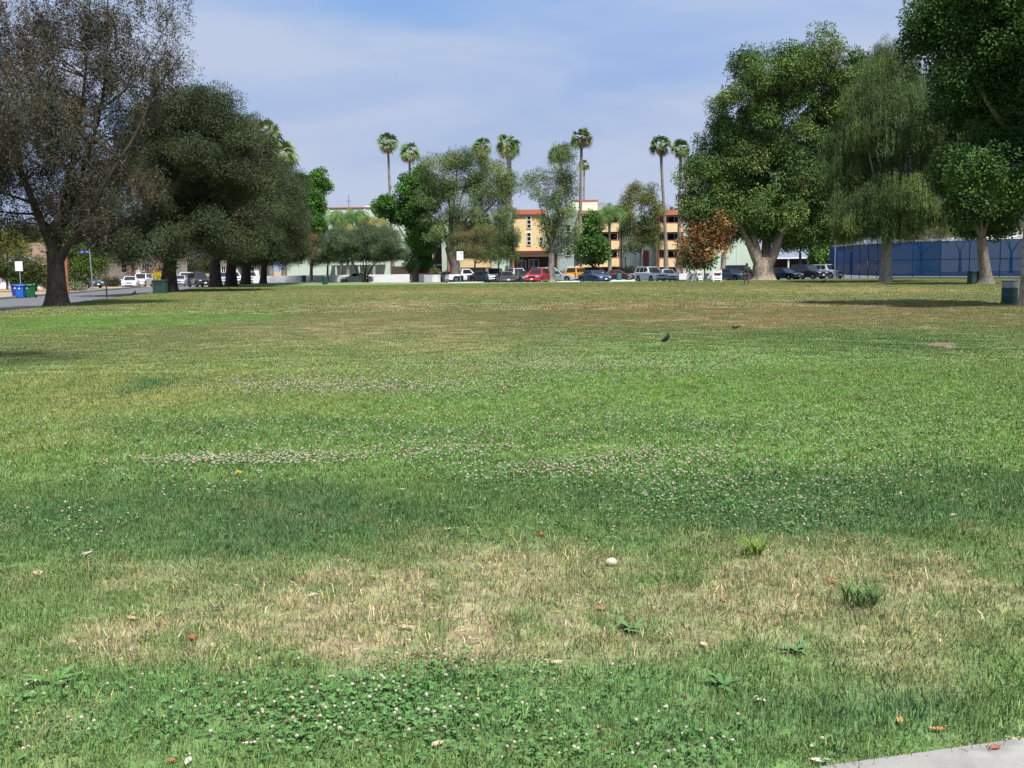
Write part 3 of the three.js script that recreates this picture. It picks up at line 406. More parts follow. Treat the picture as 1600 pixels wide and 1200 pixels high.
{ // the huge fig with its hanging dead bough
  const t = tree({ name: 'fig_tree', label: 'huge broad fig tree with a thick buttressed pale trunk and a dead brown bough', base: [1193, 437.5], r: 1.08, bark: M.barkFicus, flare: 0.55, sides: 22, trunk: [[1192, 420]], fork: [1192, 402], topR: 0.6, limbR: 0.56, branches: 120,
    limbs: [[[1188, 418], [1178, 382], [1176, 340, -1], [1190, 250, -2], [1200, 150, -2]], [[1186, 418], [1168, 380, 0.4], [1155, 352, 0.2], [1140, 325, -1.2], [1125, 295, -2.5]], [[1199, 418], [1213, 385], [1228, 335, -1.5], [1255, 250, -3], [1290, 170, -3]], [[1196, 416], [1206, 370, -2], [1220, 290, -4], [1240, 200, -5]], [[1200, 414], [1222, 365, 0], [1250, 325, -1], [1290, 280, -1]]],
    blobs: [[1215, 120, 70, 50, -1], [1280, 110, 60, 50, -1], [1165, 180, 50, 55, -1], [1240, 200, 80, 60, -2], [1310, 190, 45, 65, -2], [1160, 250, 50, 45, -2], [1110, 270, 40, 32, -2], [1120, 315, 50, 36, -2.6], [1210, 280, 75, 60, -2], [1285, 280, 50, 60, -2], [1170, 340, 60, 32, -2.6], [1260, 340, 60, 36, -2.6], [1215, 345, 40, 30, -2.6], [1310, 335, 40, 40, -2.6], [1290, 365, 30, 18, -2.6], [1240, 372, 30, 20, -2.6], [1335, 285, 42, 55, -2], [1345, 220, 36, 60, -2], [1345, 340, 30, 40, -2], [1135, 215, 28, 28, -2, 0.8], [1330, 120, 30, 40, -1], [1195, 362, 34, 18, -1.6], [1160, 352, 26, 20, -1.4], [1232, 360, 30, 22, -1.5], [1120, 335, 40, 20, -1], [1090, 325, 24, 24, -0.5], [1178, 335, 30, 20, 0.6], [1215, 335, 30, 22, 0.8]], leaf: sp.ficus });
  const m = 109 / 1600, E = (px, py, rx, ry, z) => { const c = Z(px, py, t.position.z).sub(t.position); return { x: c.x, y: c.y, z, rx: rx * m, ry: ry * m, rz: 1.3 }; };
  inst('dead_foliage', 'dead brown foliage hanging from a broken bough', sp.dead.geo, leafMat, crownList([E(1074, 388, 9, 28, 0.7), E(1090, 374, 11, 32, 0.7), E(1107, 368, 11, 30, 0.7), E(1122, 364, 10, 26, 0.7), E(1068, 406, 6, 10, 0.7), E(1086, 398, 9, 10, 0.7), E(1132, 372, 7, 22, 0.7)], sp.dead, 991), t);
  const W = (px, py, dz) => { const w = Z(px, py, t.position.z).sub(t.position); w.z = dz; return w; };
  part(t, 'dead_bough', [limbGeo([W(1150, 348, 0.4), W(1125, 356, 0.5), W(1095, 375, 0.6), W(1078, 400, 0.6)], [0.14, 0.1, 0.06, 0.02], 6, 8), limbGeo([W(1125, 356, 0.5), W(1122, 380, 0.6), W(1118, 405, 0.6)], [0.108, 0.073, 0.024], 5, 6)], M.barkGrey);
}
tree({ name: 'young_tree', label: 'small bright green sapling beneath the dead brown bough', at: V(Z(1101, 434, -130).x, LOW, -130), r: 0.08, bark: M.barkDark, fork: [1101, 420], blobs: [[1098, 410, 15, 9], [1108, 404, 12, 9]], leaf: spc('star', { den: 1.4, cols: [[0.073, 0.169, 0.036]] }), branches: 16 });
tree({ name: 'street_tree', label: 'grey-trunked green tree behind the striped barricade beside the fig', at: V(Z(1129, 436, -134).x, LOW, -134), r: 0.36, bark: M.barkPale, fork: [1131, 398], blobs: [[1138, 372, 20, 22], [1148, 360, 18, 20], [1130, 355, 18, 18]], leaf: spc('elm', { cols: [[0.090, 0.139, 0.044], [0.108, 0.158, 0.048]] }), branches: 30 });
tree({ name: 'street_tree', label: 'dark-stemmed tree above the black jeep', at: V(Z(1250, 434, -138).x, LOW, -138), r: 0.2, bark: M.barkDark, fork: [1250, 395], blobs: [[1245, 365, 28, 22], [1268, 372, 22, 20], [1236, 380, 20, 18], [1258, 345, 26, 16]], leaf: spc('elm', { den: 0.4, s: 0.7, per: 9, cols: [[0.085, 0.103, 0.041], [0.103, 0.121, 0.048]] }), branches: 40 });
tree({ name: 'round_tree', label: 'small round bright green tree at the end of the blue fence', at: V(Z(1286, 434, -140).x, LOW, -140), r: 0.14, bark: M.barkDark, fork: [1286, 418], blobs: [[1284, 398, 18, 16], [1294, 406, 14, 12], [1276, 406, 14, 12]], leaf: spc('star', { den: 1.3, cols: [[0.090, 0.169, 0.036], [0.108, 0.193, 0.041]] }), branches: 20 });
// right
tree({ name: 'pepper_tree', label: 'tall weeping pepper tree with hanging strands before the blue fence', base: [1383, 441], r: 0.45, bark: M.barkPale, flare: 0.5, trunk: [[1384, 415]], fork: [1386, 365], branches: 110, limbR: 0.6, blobs: [[1405, 105, 48, 44], [1365, 150, 36, 50], [1420, 180, 56, 60], [1365, 235, 46, 55], [1425, 265, 55, 60], [1390, 310, 56, 40], [1345, 290, 32, 42], [1445, 320, 40, 36], [1385, 345, 46, 22], [1335, 335, 26, 36], [1470, 250, 40, 60], [1480, 320, 22, 36, 1], [1318, 260, 28, 50, -1], [1322, 335, 24, 36, 1], [1478, 190, 34, 56, -1], [1340, 190, 30, 44, 1]], leaf: sp.pepper, leaf2: spc('elm', { den: 0.34, cs: 0.42, cols: [[0.08, 0.13, 0.04], [0.065, 0.105, 0.034], [0.11, 0.15, 0.042]] }) });
tree({ name: 'park_tree', label: 'dark leafy tree with a litter bin against its trunk before the blue fence', base: [1541, 444], r: 0.4, bark: M.barkGrey, flare: 0.8, trunk: [[1538, 415]], fork: [1533, 372], branches: 60, blobs: [[1525, 270, 46, 50], [1570, 290, 50, 50], [1510, 325, 36, 26], [1550, 345, 46, 24], [1530, 210, 50, 50], [1590, 220, 40, 60], [1480, 270, 26, 36, 1], [1560, 250, 40, 50, -2]], leaf: spc('star', { geo: CL.maple, cs: 0.52, den: 0.9, cols: [[0.048, 0.096, 0.026], [0.038, 0.078, 0.022], [0.055, 0.1, 0.028]] }) });
tree({ name: 'sweetgum_tree', label: 'near dark green tree beside the steel drum, its crown reaching overhead', base: [1612, 478], r: 0.33, bark: M.barkPale, flare: 0.35, fork: [1612, 250], branches: 90, limbR: 0.7, blobs: [[1500, 40, 62, 60], [1570, 60, 70, 80], [1640, 60, 90, 110], [1560, 150, 70, 46], [1620, 190, 80, 70], [1500, 110, 40, 36], [1555, 240, 40, 40], [1500, 285, 30, 24, 1.5, 0.7], [1600, 300, 50, 40, 0.5, 0.7], [1480, 20, 40, 44], [1600, -50, 110, 60]], leaf: spc('star', { geo: CL.mapleFine, cs: 0.4, s: 0.85, den: 0.55, per: 20, cols: [[0.036, 0.085, 0.02], [0.045, 0.1, 0.022], [0.03, 0.07, 0.018], [0.06, 0.125, 0.026]] }) });
tree({ name: 'shade_tree', label: 'unseen open-crowned tree whose broken shade falls on the lawn by the street', at: V(-13.5, 0, -15), r: 0.3, bark: M.barkGrey, fork: [-600, 60], blobs: [[-320, -480, 330, 200], [-620, -420, 300, 240], [-450, -700, 260, 200]], leaf: spc('elm', { den: 0.22, s: 0.8, cs: 0.4 }), branches: 30 });
// beyond the blue fence
const beyond = 'trees beyond the blue fence';
for (const [px, py, z, bl, lab] of [[1330, 425, -165, [[1325, 350, 30, 26], [1350, 365, 34, 20], [1310, 375, 26, 20]], 'pale green tree beyond the fence behind the weeping pepper tree'], [1440, 425, -150, [[1450, 350, 40, 24], [1420, 365, 34, 18], [1475, 365, 30, 18]], 'low wide tree beyond the fence between the two park trunks'], [1500, 420, -175, [[1490, 352, 34, 18], [1520, 360, 30, 14]], 'distant tree beyond the fence behind the dark leafy tree'], [1580, 420, -165, [[1585, 340, 30, 26], [1560, 355, 26, 16], [1620, 350, 34, 26]], 'grey-green tree beyond the fence in front of the white building']])
  tree({ name: 'background_tree', label: lab, group: beyond, at: V(Z(px, py, z).x, LOW, z), r: 0.25, bark: M.barkGrey, fork: [px, 395], blobs: bl, leaf: spc('elm', { den: 0.35, s: 0.9, per: 10, cs: 0.55, cols: [[0.145, 0.169, 0.066], [0.121, 0.151, 0.061]] }), branches: 20 });
// yards on the left of the street
const yard = 'shrubs and trees of the front yards';
for (const [px, py, z, bl, lab, sp2] of [
  [20, 455, -104, [[15, 420, 34, 24], [40, 432, 28, 16], [-25, 410, 40, 36]], 'dense dark hedge behind the wheeled bins', { cols: [[0.036, 0.066, 0.020], [0.055, 0.085, 0.024]] }],
  [56, 455, -104, [[56, 420, 18, 18], [64, 436, 20, 12]], 'brownish shrub under the tiled roof', { cols: [[0.097, 0.097, 0.036], [0.073, 0.085, 0.030]] }],
  [10, 430, -118, [[12, 375, 22, 18], [28, 388, 18, 14], [-10, 390, 24, 24]], 'yellow-green tree at the corner of the house', { cols: [[0.193, 0.218, 0.036], [0.158, 0.181, 0.036]] }],
  [118, 450, -112, [[118, 400, 24, 30], [112, 430, 18, 18], [132, 420, 18, 24], [150, 405, 22, 24], [100, 385, 24, 24]], 'bright green leafy shrub behind the sign post', { cols: [[0.108, 0.169, 0.031], [0.073, 0.121, 0.029]] }],
  [128, 450, -110, [[124, 440, 12, 8]], 'dark low bush beside the driveway', { cols: [[0.036, 0.061, 0.022]] }],
  [117, 453, -104, [[118, 450, 14, 4]], 'low grey-green ground shrub on the verge', { cols: [[0.145, 0.181, 0.090], [0.121, 0.158, 0.073]] }],
  [180, 447, -132, [[182, 443, 8, 9], [172, 446, 6, 6]], 'dark bush beside the parked white sedan', { cols: [[0.030, 0.044, 0.022], [0.042, 0.055, 0.024]] }],
  [150, 446, -140, [[158, 438, 12, 6]], 'pale shrub before the rail fence', { cols: [[0.158, 0.158, 0.073], [0.108, 0.121, 0.055]] }],
  [240, 440, -150, [[240, 434, 12, 4], [250, 433, 10, 4]], 'yellow flowering bush beyond the street', { cols: [[0.605, 0.484, 0.036], [0.435, 0.399, 0.048]] }],
  [245, 436, -158, [[246, 424, 16, 6], [234, 426, 10, 5]], 'rust-brown shrub behind the yellow bush', { cols: [[0.242, 0.121, 0.036], [0.193, 0.121, 0.048]] }],
  [300, 430, -185, [[300, 410, 44, 22], [345, 415, 40, 20], [390, 412, 36, 20], [260, 405, 36, 22]], 'dark mass of garden trees at the end of the street', { cols: [[0.061, 0.079, 0.030], [0.079, 0.097, 0.036]] }],
  [70, 430, -150, [[70, 370, 60, 26], [20, 365, 40, 26], [130, 375, 50, 30], [180, 380, 50, 26]], 'tall dark garden trees behind the houses', { cols: [[0.055, 0.073, 0.029], [0.073, 0.097, 0.034]] }]])
  tree({ name: bl.length > 2 ? 'garden_tree' : 'shrub', category: bl.length > 2 ? 'tree' : 'shrub', label: lab, group: yard, at: V(Z(px, py, z).x, -0.16, z), r: 0.12, flare: 0.2, bark: M.barkDark, fork: [bl[0][0], bl[0][1] + bl[0][3] * 0.5], blobs: bl, leaf: spc('hedge', { ...sp2, den: bl.length > 3 ? 0.5 : 1.2, s: bl.length > 3 ? 0.8 : 0.45, cs: bl.length > 3 ? 0.6 : 0.42 }), branches: 10, sides: 7 });
// planting before the apartment blocks
for (const [px, py, z, bl, lab, cols] of [
  [702, 437, -150, [[702, 427, 7, 6]], 'rounded green bush at the red corner post', [[0.121, 0.169, 0.048]]], [709, 437, -150, [[711, 427, 6, 6]], 'second rounded bush against the leaning trunk', [[0.097, 0.145, 0.042]]], [749, 438, -134, [[749, 432, 6, 5]], 'clipped olive bush behind the young tree', [[0.133, 0.158, 0.048]]],
  [690, 436, -152, [[688, 428, 9, 5], [678, 426, 7, 4]], 'pale loose shrub over the curved wall', [[0.158, 0.181, 0.073]]], [881, 436, -138, [[880, 430, 9, 5]], 'low grey-green shrub beside the yellow cab', [[0.121, 0.158, 0.061]]], [963, 436, -136, [[962, 424, 7, 5], [972, 425, 9, 5]], 'olive shrub behind the green drum', [[0.133, 0.145, 0.048], [0.169, 0.169, 0.055]]], [984, 436, -136, [[983, 424, 8, 5]], 'pale shrub below the lamp post', [[0.158, 0.169, 0.061]]]])
  tree({ name: 'shrub', category: 'shrub', label: lab, group: 'planting before the apartment blocks', at: V(Z(px, py, z).x, LOW, z), r: 0.07, flare: 0.2, bark: M.barkDark, fork: [px, py - 3], blobs: bl, leaf: spc('hedge', { cols, den: 1.8 }), branches: 6, sides: 6 });

// ---------------------------------------------------------------- palms
function fanCrown(seed) {
  const r = mulberry(seed), live = [], dead = [];
  const frond = (dir, L, fan, droop) => {
    const g = []; const side = V(-dir.z, 0, dir.x).normalize().applyAxisAngle(dir, (r() - 0.5) * 2.2); const up = V().crossVectors(side, dir).normalize(); const tip = dir.clone().multiplyScalar(L * 0.5); tip.y -= droop * 0.15;
    const q = (a, b, c) => { const t = new THREE.BufferGeometry(); t.setAttribute('position', new THREE.Float32BufferAttribute([...a.toArray(), ...b.toArray(), ...c.toArray()], 3)); g.push(t); };
    q(side.clone().multiplyScalar(0.02), side.clone().multiplyScalar(-0.02), tip);
    for (let k = 0; k < 15; k++) { const a = (k / 14 - 0.5) * 2.1, d = dir.clone().multiplyScalar(Math.cos(a)).addScaledVector(side, Math.sin(a)).addScaledVector(up, -0.1 * Math.abs(a)), l = fan * (0.8 + 0.5 * r()); const p1 = tip.clone().addScaledVector(d, l * 0.62), p2 = tip.clone().addScaledVector(d, l); p2.y -= droop * l * (0.3 + 0.3 * r()); const w = V().crossVectors(d, up).normalize().multiplyScalar(0.042); q(tip, p1.clone().add(w), p1.clone().sub(w)); q(p1.clone().add(w), p2, p1.clone().sub(w)); }
    return g;
  };
  for (let i = 0; i < 36; i++) { const u = lerp(-0.6, 0.98, (i + r()) / 36), a = r() * 6.283, w = Math.sqrt(1 - u * u); live.push(...frond(V(w * Math.cos(a), u, w * Math.sin(a)), 1.25 * (0.7 + 0.5 * r()), 0.72, u < 0.2 ? 1 : 0.55)); }
  for (let i = 0; i < 16; i++) { const a = r() * 6.283, u = -0.75 - 0.2 * r(), w = Math.sqrt(1 - u * u); dead.push(...frond(V(w * Math.cos(a), u, w * Math.sin(a)), 1.1, 0.6, 0.8)); }
  for (let i = 0; i < 5; i++) { const a = r() * 6.283; dead.push(...frond(V(0.9 * Math.cos(a), 0.1, 0.9 * Math.sin(a)), 1.0, 0.6, 0.9)); }
  const fin = l => { const g = mergeGeometries(l); g.computeVertexNormals(); return g; }; return [fin(live), fin(dead)];
}
const fanA = [fanCrown(31), fanCrown(32), fanCrown(33)];
const palmLeaf = new THREE.MeshPhysicalMaterial({ color: lin(0.125, 0.185, 0.066), roughness: 0.85, specularIntensity: 0.3 }), palmDead = new THREE.MeshPhysicalMaterial({ color: lin(0.4, 0.29, 0.17), roughness: 0.9 });
let pk = 0;
function fanPalm(topx, topy, botx, z, size, label) {
  const top = Z(topx, topy, z), bot = Z(botx, 430, z), base = V(bot.x, LOW, z), t = thing('fan_palm', label, 'palm tree', base, 0, 'tall fan palms around the apartment blocks');
  const h = V(top.x - base.x, top.y - LOW, 0), v = pk++ % 3;
  part(t, 'trunk', limbGeo([V(0, -0.1, 0), V(h.x * 0.25 + 0.05, h.y * 0.33, 0.1), V(h.x * 0.62, h.y * 0.68, 0.05), h], [0.34, 0.24, 0.2, 0.19], 9, 18, 0.05, 0.5, pk), M.barkPalm);
  const c = part(t, 'crown', fanA[v][0], palmLeaf); c.position.copy(h); c.scale.setScalar(size * 1.42); c.rotation.y = pk * 1.3;
  const d = part(t, 'dead_fronds', fanA[v][1], palmDead); d.position.copy(h); d.scale.setScalar(size * 1.3); d.rotation.y = pk * 0.7;
}
fanPalm(606, 222, 614, -172, 1, 'slim fan palm with a long bare trunk left of the tallest tree');
fanPalm(640, 237, 641, -180, 1.05, 'shorter fan palm half hidden behind the narrow bright tree');
fanPalm(752, 228, 754, -185, 1, 'fan palm peeping out just above the tallest tree');
fanPalm(793, 224, 797, -170, 1.15, 'full-crowned fan palm above the right edge of the tallest tree');
fanPalm(797, 232, 800, -178, 1, 'fan palm trunk directly beside the full-crowned palm');
fanPalm(874, 238, 896, -200, 1.2, 'fan palm hidden behind the open-crowned tree');
fanPalm(909, 214, 905, -142, 0.86, 'tallest fan palm rising in front of the left balconies');
fanPalm(913, 257, 912, -260, 0.8, 'tiny far-off fan palm above the cream parapet');
fanPalm(1032, 226, 1041, -144, 0.86, 'fan palm with a bent trunk before the right balconies');
fanPalm(1064, 231, 1059, -144, 0.8, 'fan palm against the edge of the fig tree');
fanPalm(414, 208, 424, -172, 1.5, 'thick fan palm rising behind the dark oaks');
fanPalm(440, 240, 444, -168, 1.5, 'lower thick fan palm at the end of the dark oaks');
// feather palms
function featherCrown(seed, n) {
  const r = mulberry(seed), g = []; const q = (a, b, c) => { const t = new THREE.BufferGeometry(); t.setAttribute('position', new THREE.Float32BufferAttribute([...a.toArray(), ...b.toArray(), ...c.toArray()], 3)); g.push(t); };
  for (let i = 0; i < n; i++) {
    const a = r() * 6.283, up = 0.35 + 0.65 * r(), L = 2.6 * (0.8 + 0.4 * r()), hx = Math.cos(a), hz = Math.sin(a), side = V(-hz, 0, hx); let p = V(0, 0, 0), el = up * 1.45; const S = 16;
    for (let k = 0; k < S; k++) { const d = V(hx * Math.cos(el), Math.sin(el), hz * Math.cos(el)), n2 = p.clone().addScaledVector(d, L / S); el -= (0.12 + 0.012 * k) * (0.8 + 0.4 * up); const w = side.clone().multiplyScalar(0.02); q(p.clone().add(w), p.clone().sub(w), n2);
      if (k > 1) for (const s of [-1, 1]) for (let m = 0; m < 2; m++) { const b = p.clone().lerp(n2, m * 0.5), ll = 0.62 * Math.sin(Math.PI * (k + 1) / (S + 2)) + 0.15, e = b.clone().addScaledVector(side, s * ll * 0.65).addScaledVector(d, ll * 0.35); e.y -= ll * (0.35 + 0.5 * r()); q(b, b.clone().addScaledVector(d, 0.06), e); }
      p = n2; }
  }
  const m = mergeGeometries(g); m.computeVertexNormals(); return m;
}
const feather = featherCrown(41, 26), featherYoung = featherCrown(42, 16), palmGreen = new THREE.MeshPhysicalMaterial({ color: lin(0.1, 0.17, 0.05), roughness: 0.8, specularIntensity: 0.3 }), palmOlive = new THREE.MeshPhysicalMaterial({ color: lin(0.2, 0.2, 0.06), roughness: 0.8, specularIntensity: 0.3 });
for (const [tx, ty, bx0, z, s, label, mat] of [[952, 338, 953, -134, 1.75, 'feather palm with a smooth white trunk before the left balconies', palmGreen], [535, 345, 533, -158, 1.7, 'left feather palm of the clump before the pale green wing', palmGreen], [550, 343, 551, -158, 1.7, 'middle feather palm of the clump before the pale green wing', palmGreen], [544, 366, 543, -156, 1.6, 'lowest yellowish feather palm of the clump before the pale green wing', palmOlive], [584, 350, 584, -158, 1.6, 'feather palm beside the bright tree before the pale green wing', palmOlive]]) {
  const top = Z(tx, ty, z), bot = Z(bx0, 432, z), base = V(bot.x, LOW, z), t = thing('feather_palm', label, 'palm tree', base, 0, 'feather palms before the apartment blocks'), h = V(top.x - base.x, top.y - LOW, 0);
  part(t, 'trunk', limbGeo([V(0, -0.1, 0), V(h.x * 0.5, h.y * 0.5, 0.05), h], [0.266, 0.206, 0.145], 9, 12, 0.03, 0.4, 3), M.barkPale); const c = part(t, 'crown', feather, mat); c.position.copy(h); c.scale.setScalar(s); c.rotation.y = tx;
}
// ---------------------------------------------------------------- buildings
// a box that fills the photo rectangle x0..x1, y0..y1 at the depth z of its front face
const boxAt = (o, x0, y0, x1, y1, z, dep) => { const a = Z(x0, (y0 + y1) / 2, z).x - o.x, b = Z(x1, (y0 + y1) / 2, z).x - o.x, xm = (x0 + x1) / 2, t = Z(xm, y0, z).y - o.y, u = y1 >= 430 ? 0 : Z(xm, y1, z).y - o.y; return bx(b - a, t - u, dep, (a + b) / 2, (t + u) / 2, z - o.z - dep / 2); };
function windowAt(t, x0, y0, x1, y1, z, rows, cols, o) {
  const a = Z(x0, y1, z), b = Z(x1, y0, z), w = b.x - a.x, h = b.y - a.y, cx = (a.x + b.x) / 2 - o.x, cy = (a.y + b.y) / 2 - o.y, zz = z - o.z, f = [], fw = 0.09;
  const win = part(t, 'window', [bx(w, fw, 0.12, cx, cy + h / 2 - fw / 2, zz + 0.05), bx(w, fw, 0.12, cx, cy - h / 2 + fw / 2, zz + 0.05), bx(fw, h - 2 * fw, 0.12, cx - w / 2 + fw / 2, cy, zz + 0.05), bx(fw, h - 2 * fw, 0.12, cx + w / 2 - fw / 2, cy, zz + 0.05), ...Array.from({ length: rows - 1 }, (_, i) => bx(w - 2 * fw, fw, 0.1, cx, cy - h / 2 + h * (i + 1) / rows, zz + 0.05)), ...Array.from({ length: cols - 1 }, (_, i) => bx(fw * 0.8, h - 2 * fw, 0.094, cx - w / 2 + w * (i + 1) / cols, cy, zz + 0.05))], M.white);
  for (let i = 0; i < rows; i++) for (let j = 0; j < cols; j++) part(win, 'pane', bx(w / cols - fw * 0.5, h / rows - fw * 0.5, 0.02, cx - w / 2 + w * (j + 0.5) / cols, cy - h / 2 + h * (i + 0.5) / rows, zz + 0.02), M.glass);
}
{
  const zf = -152, O = V(Z(930, 430, zf).x, LOW, zf), t = thing('apartment_building', 'three-storey yellow and pale green apartment block with red-framed balconies', 'building', O);
  const B = (n, x0, y0, x1, y1, z, d, m) => part(t, n, boxAt(O, x0, y0, x1, y1, z, d), m);
  B('wall', 690, 331, 1180, 431, zf, 14, M.paleGreen);
  B('wall', 868, 329, 904, 431, zf + 0.6, 0.58, M.sage);
  B('parapet', 894, 313.5, 934, 330.5, zf - 0.4, 8, M.paleCream); B('coping', 893, 312.3, 935, 313.5, zf - 0.3, 8.2, M.terracotta);
  B('roof_unit', 934.5, 316, 946, 331, zf - 4, 3, M.galv);
  B('coping', 1066, 329.3, 1181, 331, zf + 0.1, 14, M.paleCream);
  // balcony bays: slabs and parapets carried by red posts in front of a recessed dark wall with glazed doors
  for (const [x0, x1, post] of [[905, 969, 3], [1029, 1068, 3]]) {
    const zb = zf + 1.9;
    B('fascia', x0 - 0.5, 328.5, x1 + 0.5, 336, zb + 0.06, 1.96, M.terracotta);
    for (const y of [349, 376.3, 403.6]) { B('parapet', x0 + 1.6, y, x1 - 1.6, y + 13.6, zb, 0.15, M.yellow); B('handrail', x0 + 1.6, y - 1.3, x1 - 1.6, y - 0.05, zb + 0.02, 0.18, M.terracotta); B('balcony_floor', x0 + 1.6, y + 11.9, x1 - 1.6, y + 13.4, zb - 0.16, 1.72, M.brown); }
    for (const x of [x0, x1 - 1.5]) B('post', x, 336.05, x + 1.5, 431, zb + 0.03, 0.3, M.terracotta);
    if (x1 - x0 > 50) B('post', 937, 336.05, 938.5, 431, zb - 0.3, 0.25, M.sage);
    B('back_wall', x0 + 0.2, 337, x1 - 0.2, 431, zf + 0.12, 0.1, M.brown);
    for (const y of [337, 363.2, 390.6]) windowAt(t, x0 + 4, y + 1, x1 - 4, y + 13, zf + 0.14, 1, Math.round((x1 - x0) / 12), O);
    B('side_wall', x0 - 3, 336.1, x0 - 0.6, 431, zb - 0.4, 1.4, M.yellow);
  }
  // yellow tower over the entrance
  B('tower_wall', 803, 335, 852, 392, zf + 2.2, 2.18, M.yellow); B('fascia', 802, 327.5, 853, 334.9, zf + 2.5, 2.5, M.terracotta);
  windowAt(t, 823, 337, 830, 357, zf + 2.2, 3, 1, O); windowAt(t, 823, 363, 830, 383.5, zf + 2.2, 3, 1, O); windowAt(t, 842.5, 370, 848, 383, zf + 2.2, 2, 1, O); windowAt(t, 806, 372, 810, 383, zf + 2.2, 2, 1, O);
  B('canopy', 800, 392.1, 868, 397, zf + 3.6, 3.58, M.darkRed); B('beam', 812, 397.1, 860, 401, zf + 3.3, 0.4, M.yellow);
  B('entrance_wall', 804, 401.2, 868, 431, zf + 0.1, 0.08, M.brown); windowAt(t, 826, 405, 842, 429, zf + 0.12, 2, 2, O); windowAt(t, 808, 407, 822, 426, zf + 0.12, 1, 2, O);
  for (const x of [801, 868.5]) B('post', x, 397.1, x + 2.4, 431, zf + 3.2, 0.4, M.terracotta);
  // low left part over open parking
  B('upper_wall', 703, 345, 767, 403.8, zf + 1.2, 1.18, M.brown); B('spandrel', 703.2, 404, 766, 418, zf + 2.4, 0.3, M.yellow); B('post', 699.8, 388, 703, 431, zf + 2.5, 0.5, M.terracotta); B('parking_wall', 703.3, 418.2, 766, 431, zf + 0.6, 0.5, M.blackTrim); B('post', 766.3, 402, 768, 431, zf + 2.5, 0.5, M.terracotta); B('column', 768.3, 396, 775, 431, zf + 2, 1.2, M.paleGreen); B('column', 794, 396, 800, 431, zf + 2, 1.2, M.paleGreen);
  for (const x of [712, 735, 752]) windowAt(t, x, 370, x + 9, 392, zf + 1.22, 2, 2, O);
  for (const x of [1078, 1095, 1152]) B('pilaster', x, 332, x + 1, 431, zf + 0.08, 0.07, M.paleCream);
  windowAt(t, 884, 350, 892, 362, zf + 0.61, 1, 1, O); windowAt(t, 884, 388, 892, 400, zf + 0.61, 1, 1, O); B('utility_panel', 886, 417, 899, 428, zf + 0.7, 0.08, M.white);
  part(t, 'roof_vent', [cyl(0.25, 0.25, 0.7, Z(1052, 400, zf).x - O.x, Z(1052, 329, zf).y - O.y - 0.05, -2)], M.darkMetal); part(t, 'roof_vent', [cyl(0.35, 0.35, 0.55, Z(1060, 400, zf).x - O.x, Z(1060, 329, zf).y - O.y - 0.05, -2.5)], M.darkMetal);
  // stair and red door between the bays
  B('stair_wall', 972, 345, 1024, 431, zf + 0.5, 0.48, M.sage); B('door', 1005, 391, 1014, 420, zf + 0.56, 0.05, M.darkRed);
}
{
  const zf = -172, O = V(Z(545, 430, zf).x, LOW, zf), t = thing('apartment_wing', 'long pale green building wing with a thin red roof edge behind the olive tree', 'building', O);
  const B = (n, x0, y0, x1, y1, z, d, m) => part(t, n, boxAt(O, x0, y0, x1, y1, z, d), m);
  B('wall', 440, 325, 652, 431, zf, 12, M.paleGreen); B('coping', 439, 323.6, 653, 324.9, zf + 0.15, 12.3, M.terracotta); B('roof_unit', 570, 321.6, 582, 323.5, zf - 1, 2, M.white);
  for (const x of [514, 545, 570.5, 607]) B('pilaster', x, 326, x + 1.6, 431, zf + 0.1, 0.09, M.paleCream);
  for (const x of [524, 543, 560]) B('column', x, 414, x + 2.2, 431, zf + 2.6, 0.4, M.paleGreen); B('balcony_slab', 515, 410, 600, 413.9, zf + 2.7, 2.6, M.paleCream);
  for (const x of [468, 528, 553, 586, 612]) windowAt(t, x, 362, x + 9, 378, zf + 0.02, 1, 2, O);
  B('post', 443, 405, 447, 431, zf + 3, 0.4, M.terracotta); B('utility_wall', 612, 416, 655, 431, zf + 3, 0.3, M.brown);
  part(t, 'antenna', [cyl(0.05, 0.03, 2.2, Z(546, 400, zf).x - O.x, Z(546, 324, zf).y - O.y, -1, 5), bx(0.9, 0.05, 0.05, Z(546, 400, zf).x - O.x, Z(546, 324, zf).y - O.y + 1.1, -1)], M.darkMetal);
}
{ // glazed stair bay left of the red post
  const zf = -156, O = V(Z(672, 430, zf).x, LOW, zf), t = thing('stair_bay', 'dark stair bay with tall white-framed windows behind the leaning trunk', 'building', O);
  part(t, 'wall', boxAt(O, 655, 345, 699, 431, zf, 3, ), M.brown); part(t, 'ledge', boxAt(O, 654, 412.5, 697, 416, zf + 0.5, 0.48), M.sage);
  windowAt(t, 665.5, 379, 676.5, 386.5, zf + 0.02, 1, 2, O); windowAt(t, 665.5, 391, 676.5, 412.4, zf + 0.02, 1, 2, O); part(t, 'panel', boxAt(O, 665, 387, 677, 390.5, zf + 0.12, 0.1), M.paleCream); part(t, 'panel', boxAt(O, 684, 376, 687.5, 386, zf + 0.12, 0.1), M.paleCream); part(t, 'railing_panel', boxAt(O, 690, 407, 698, 418, zf + 0.7, 0.1), M.white);
}
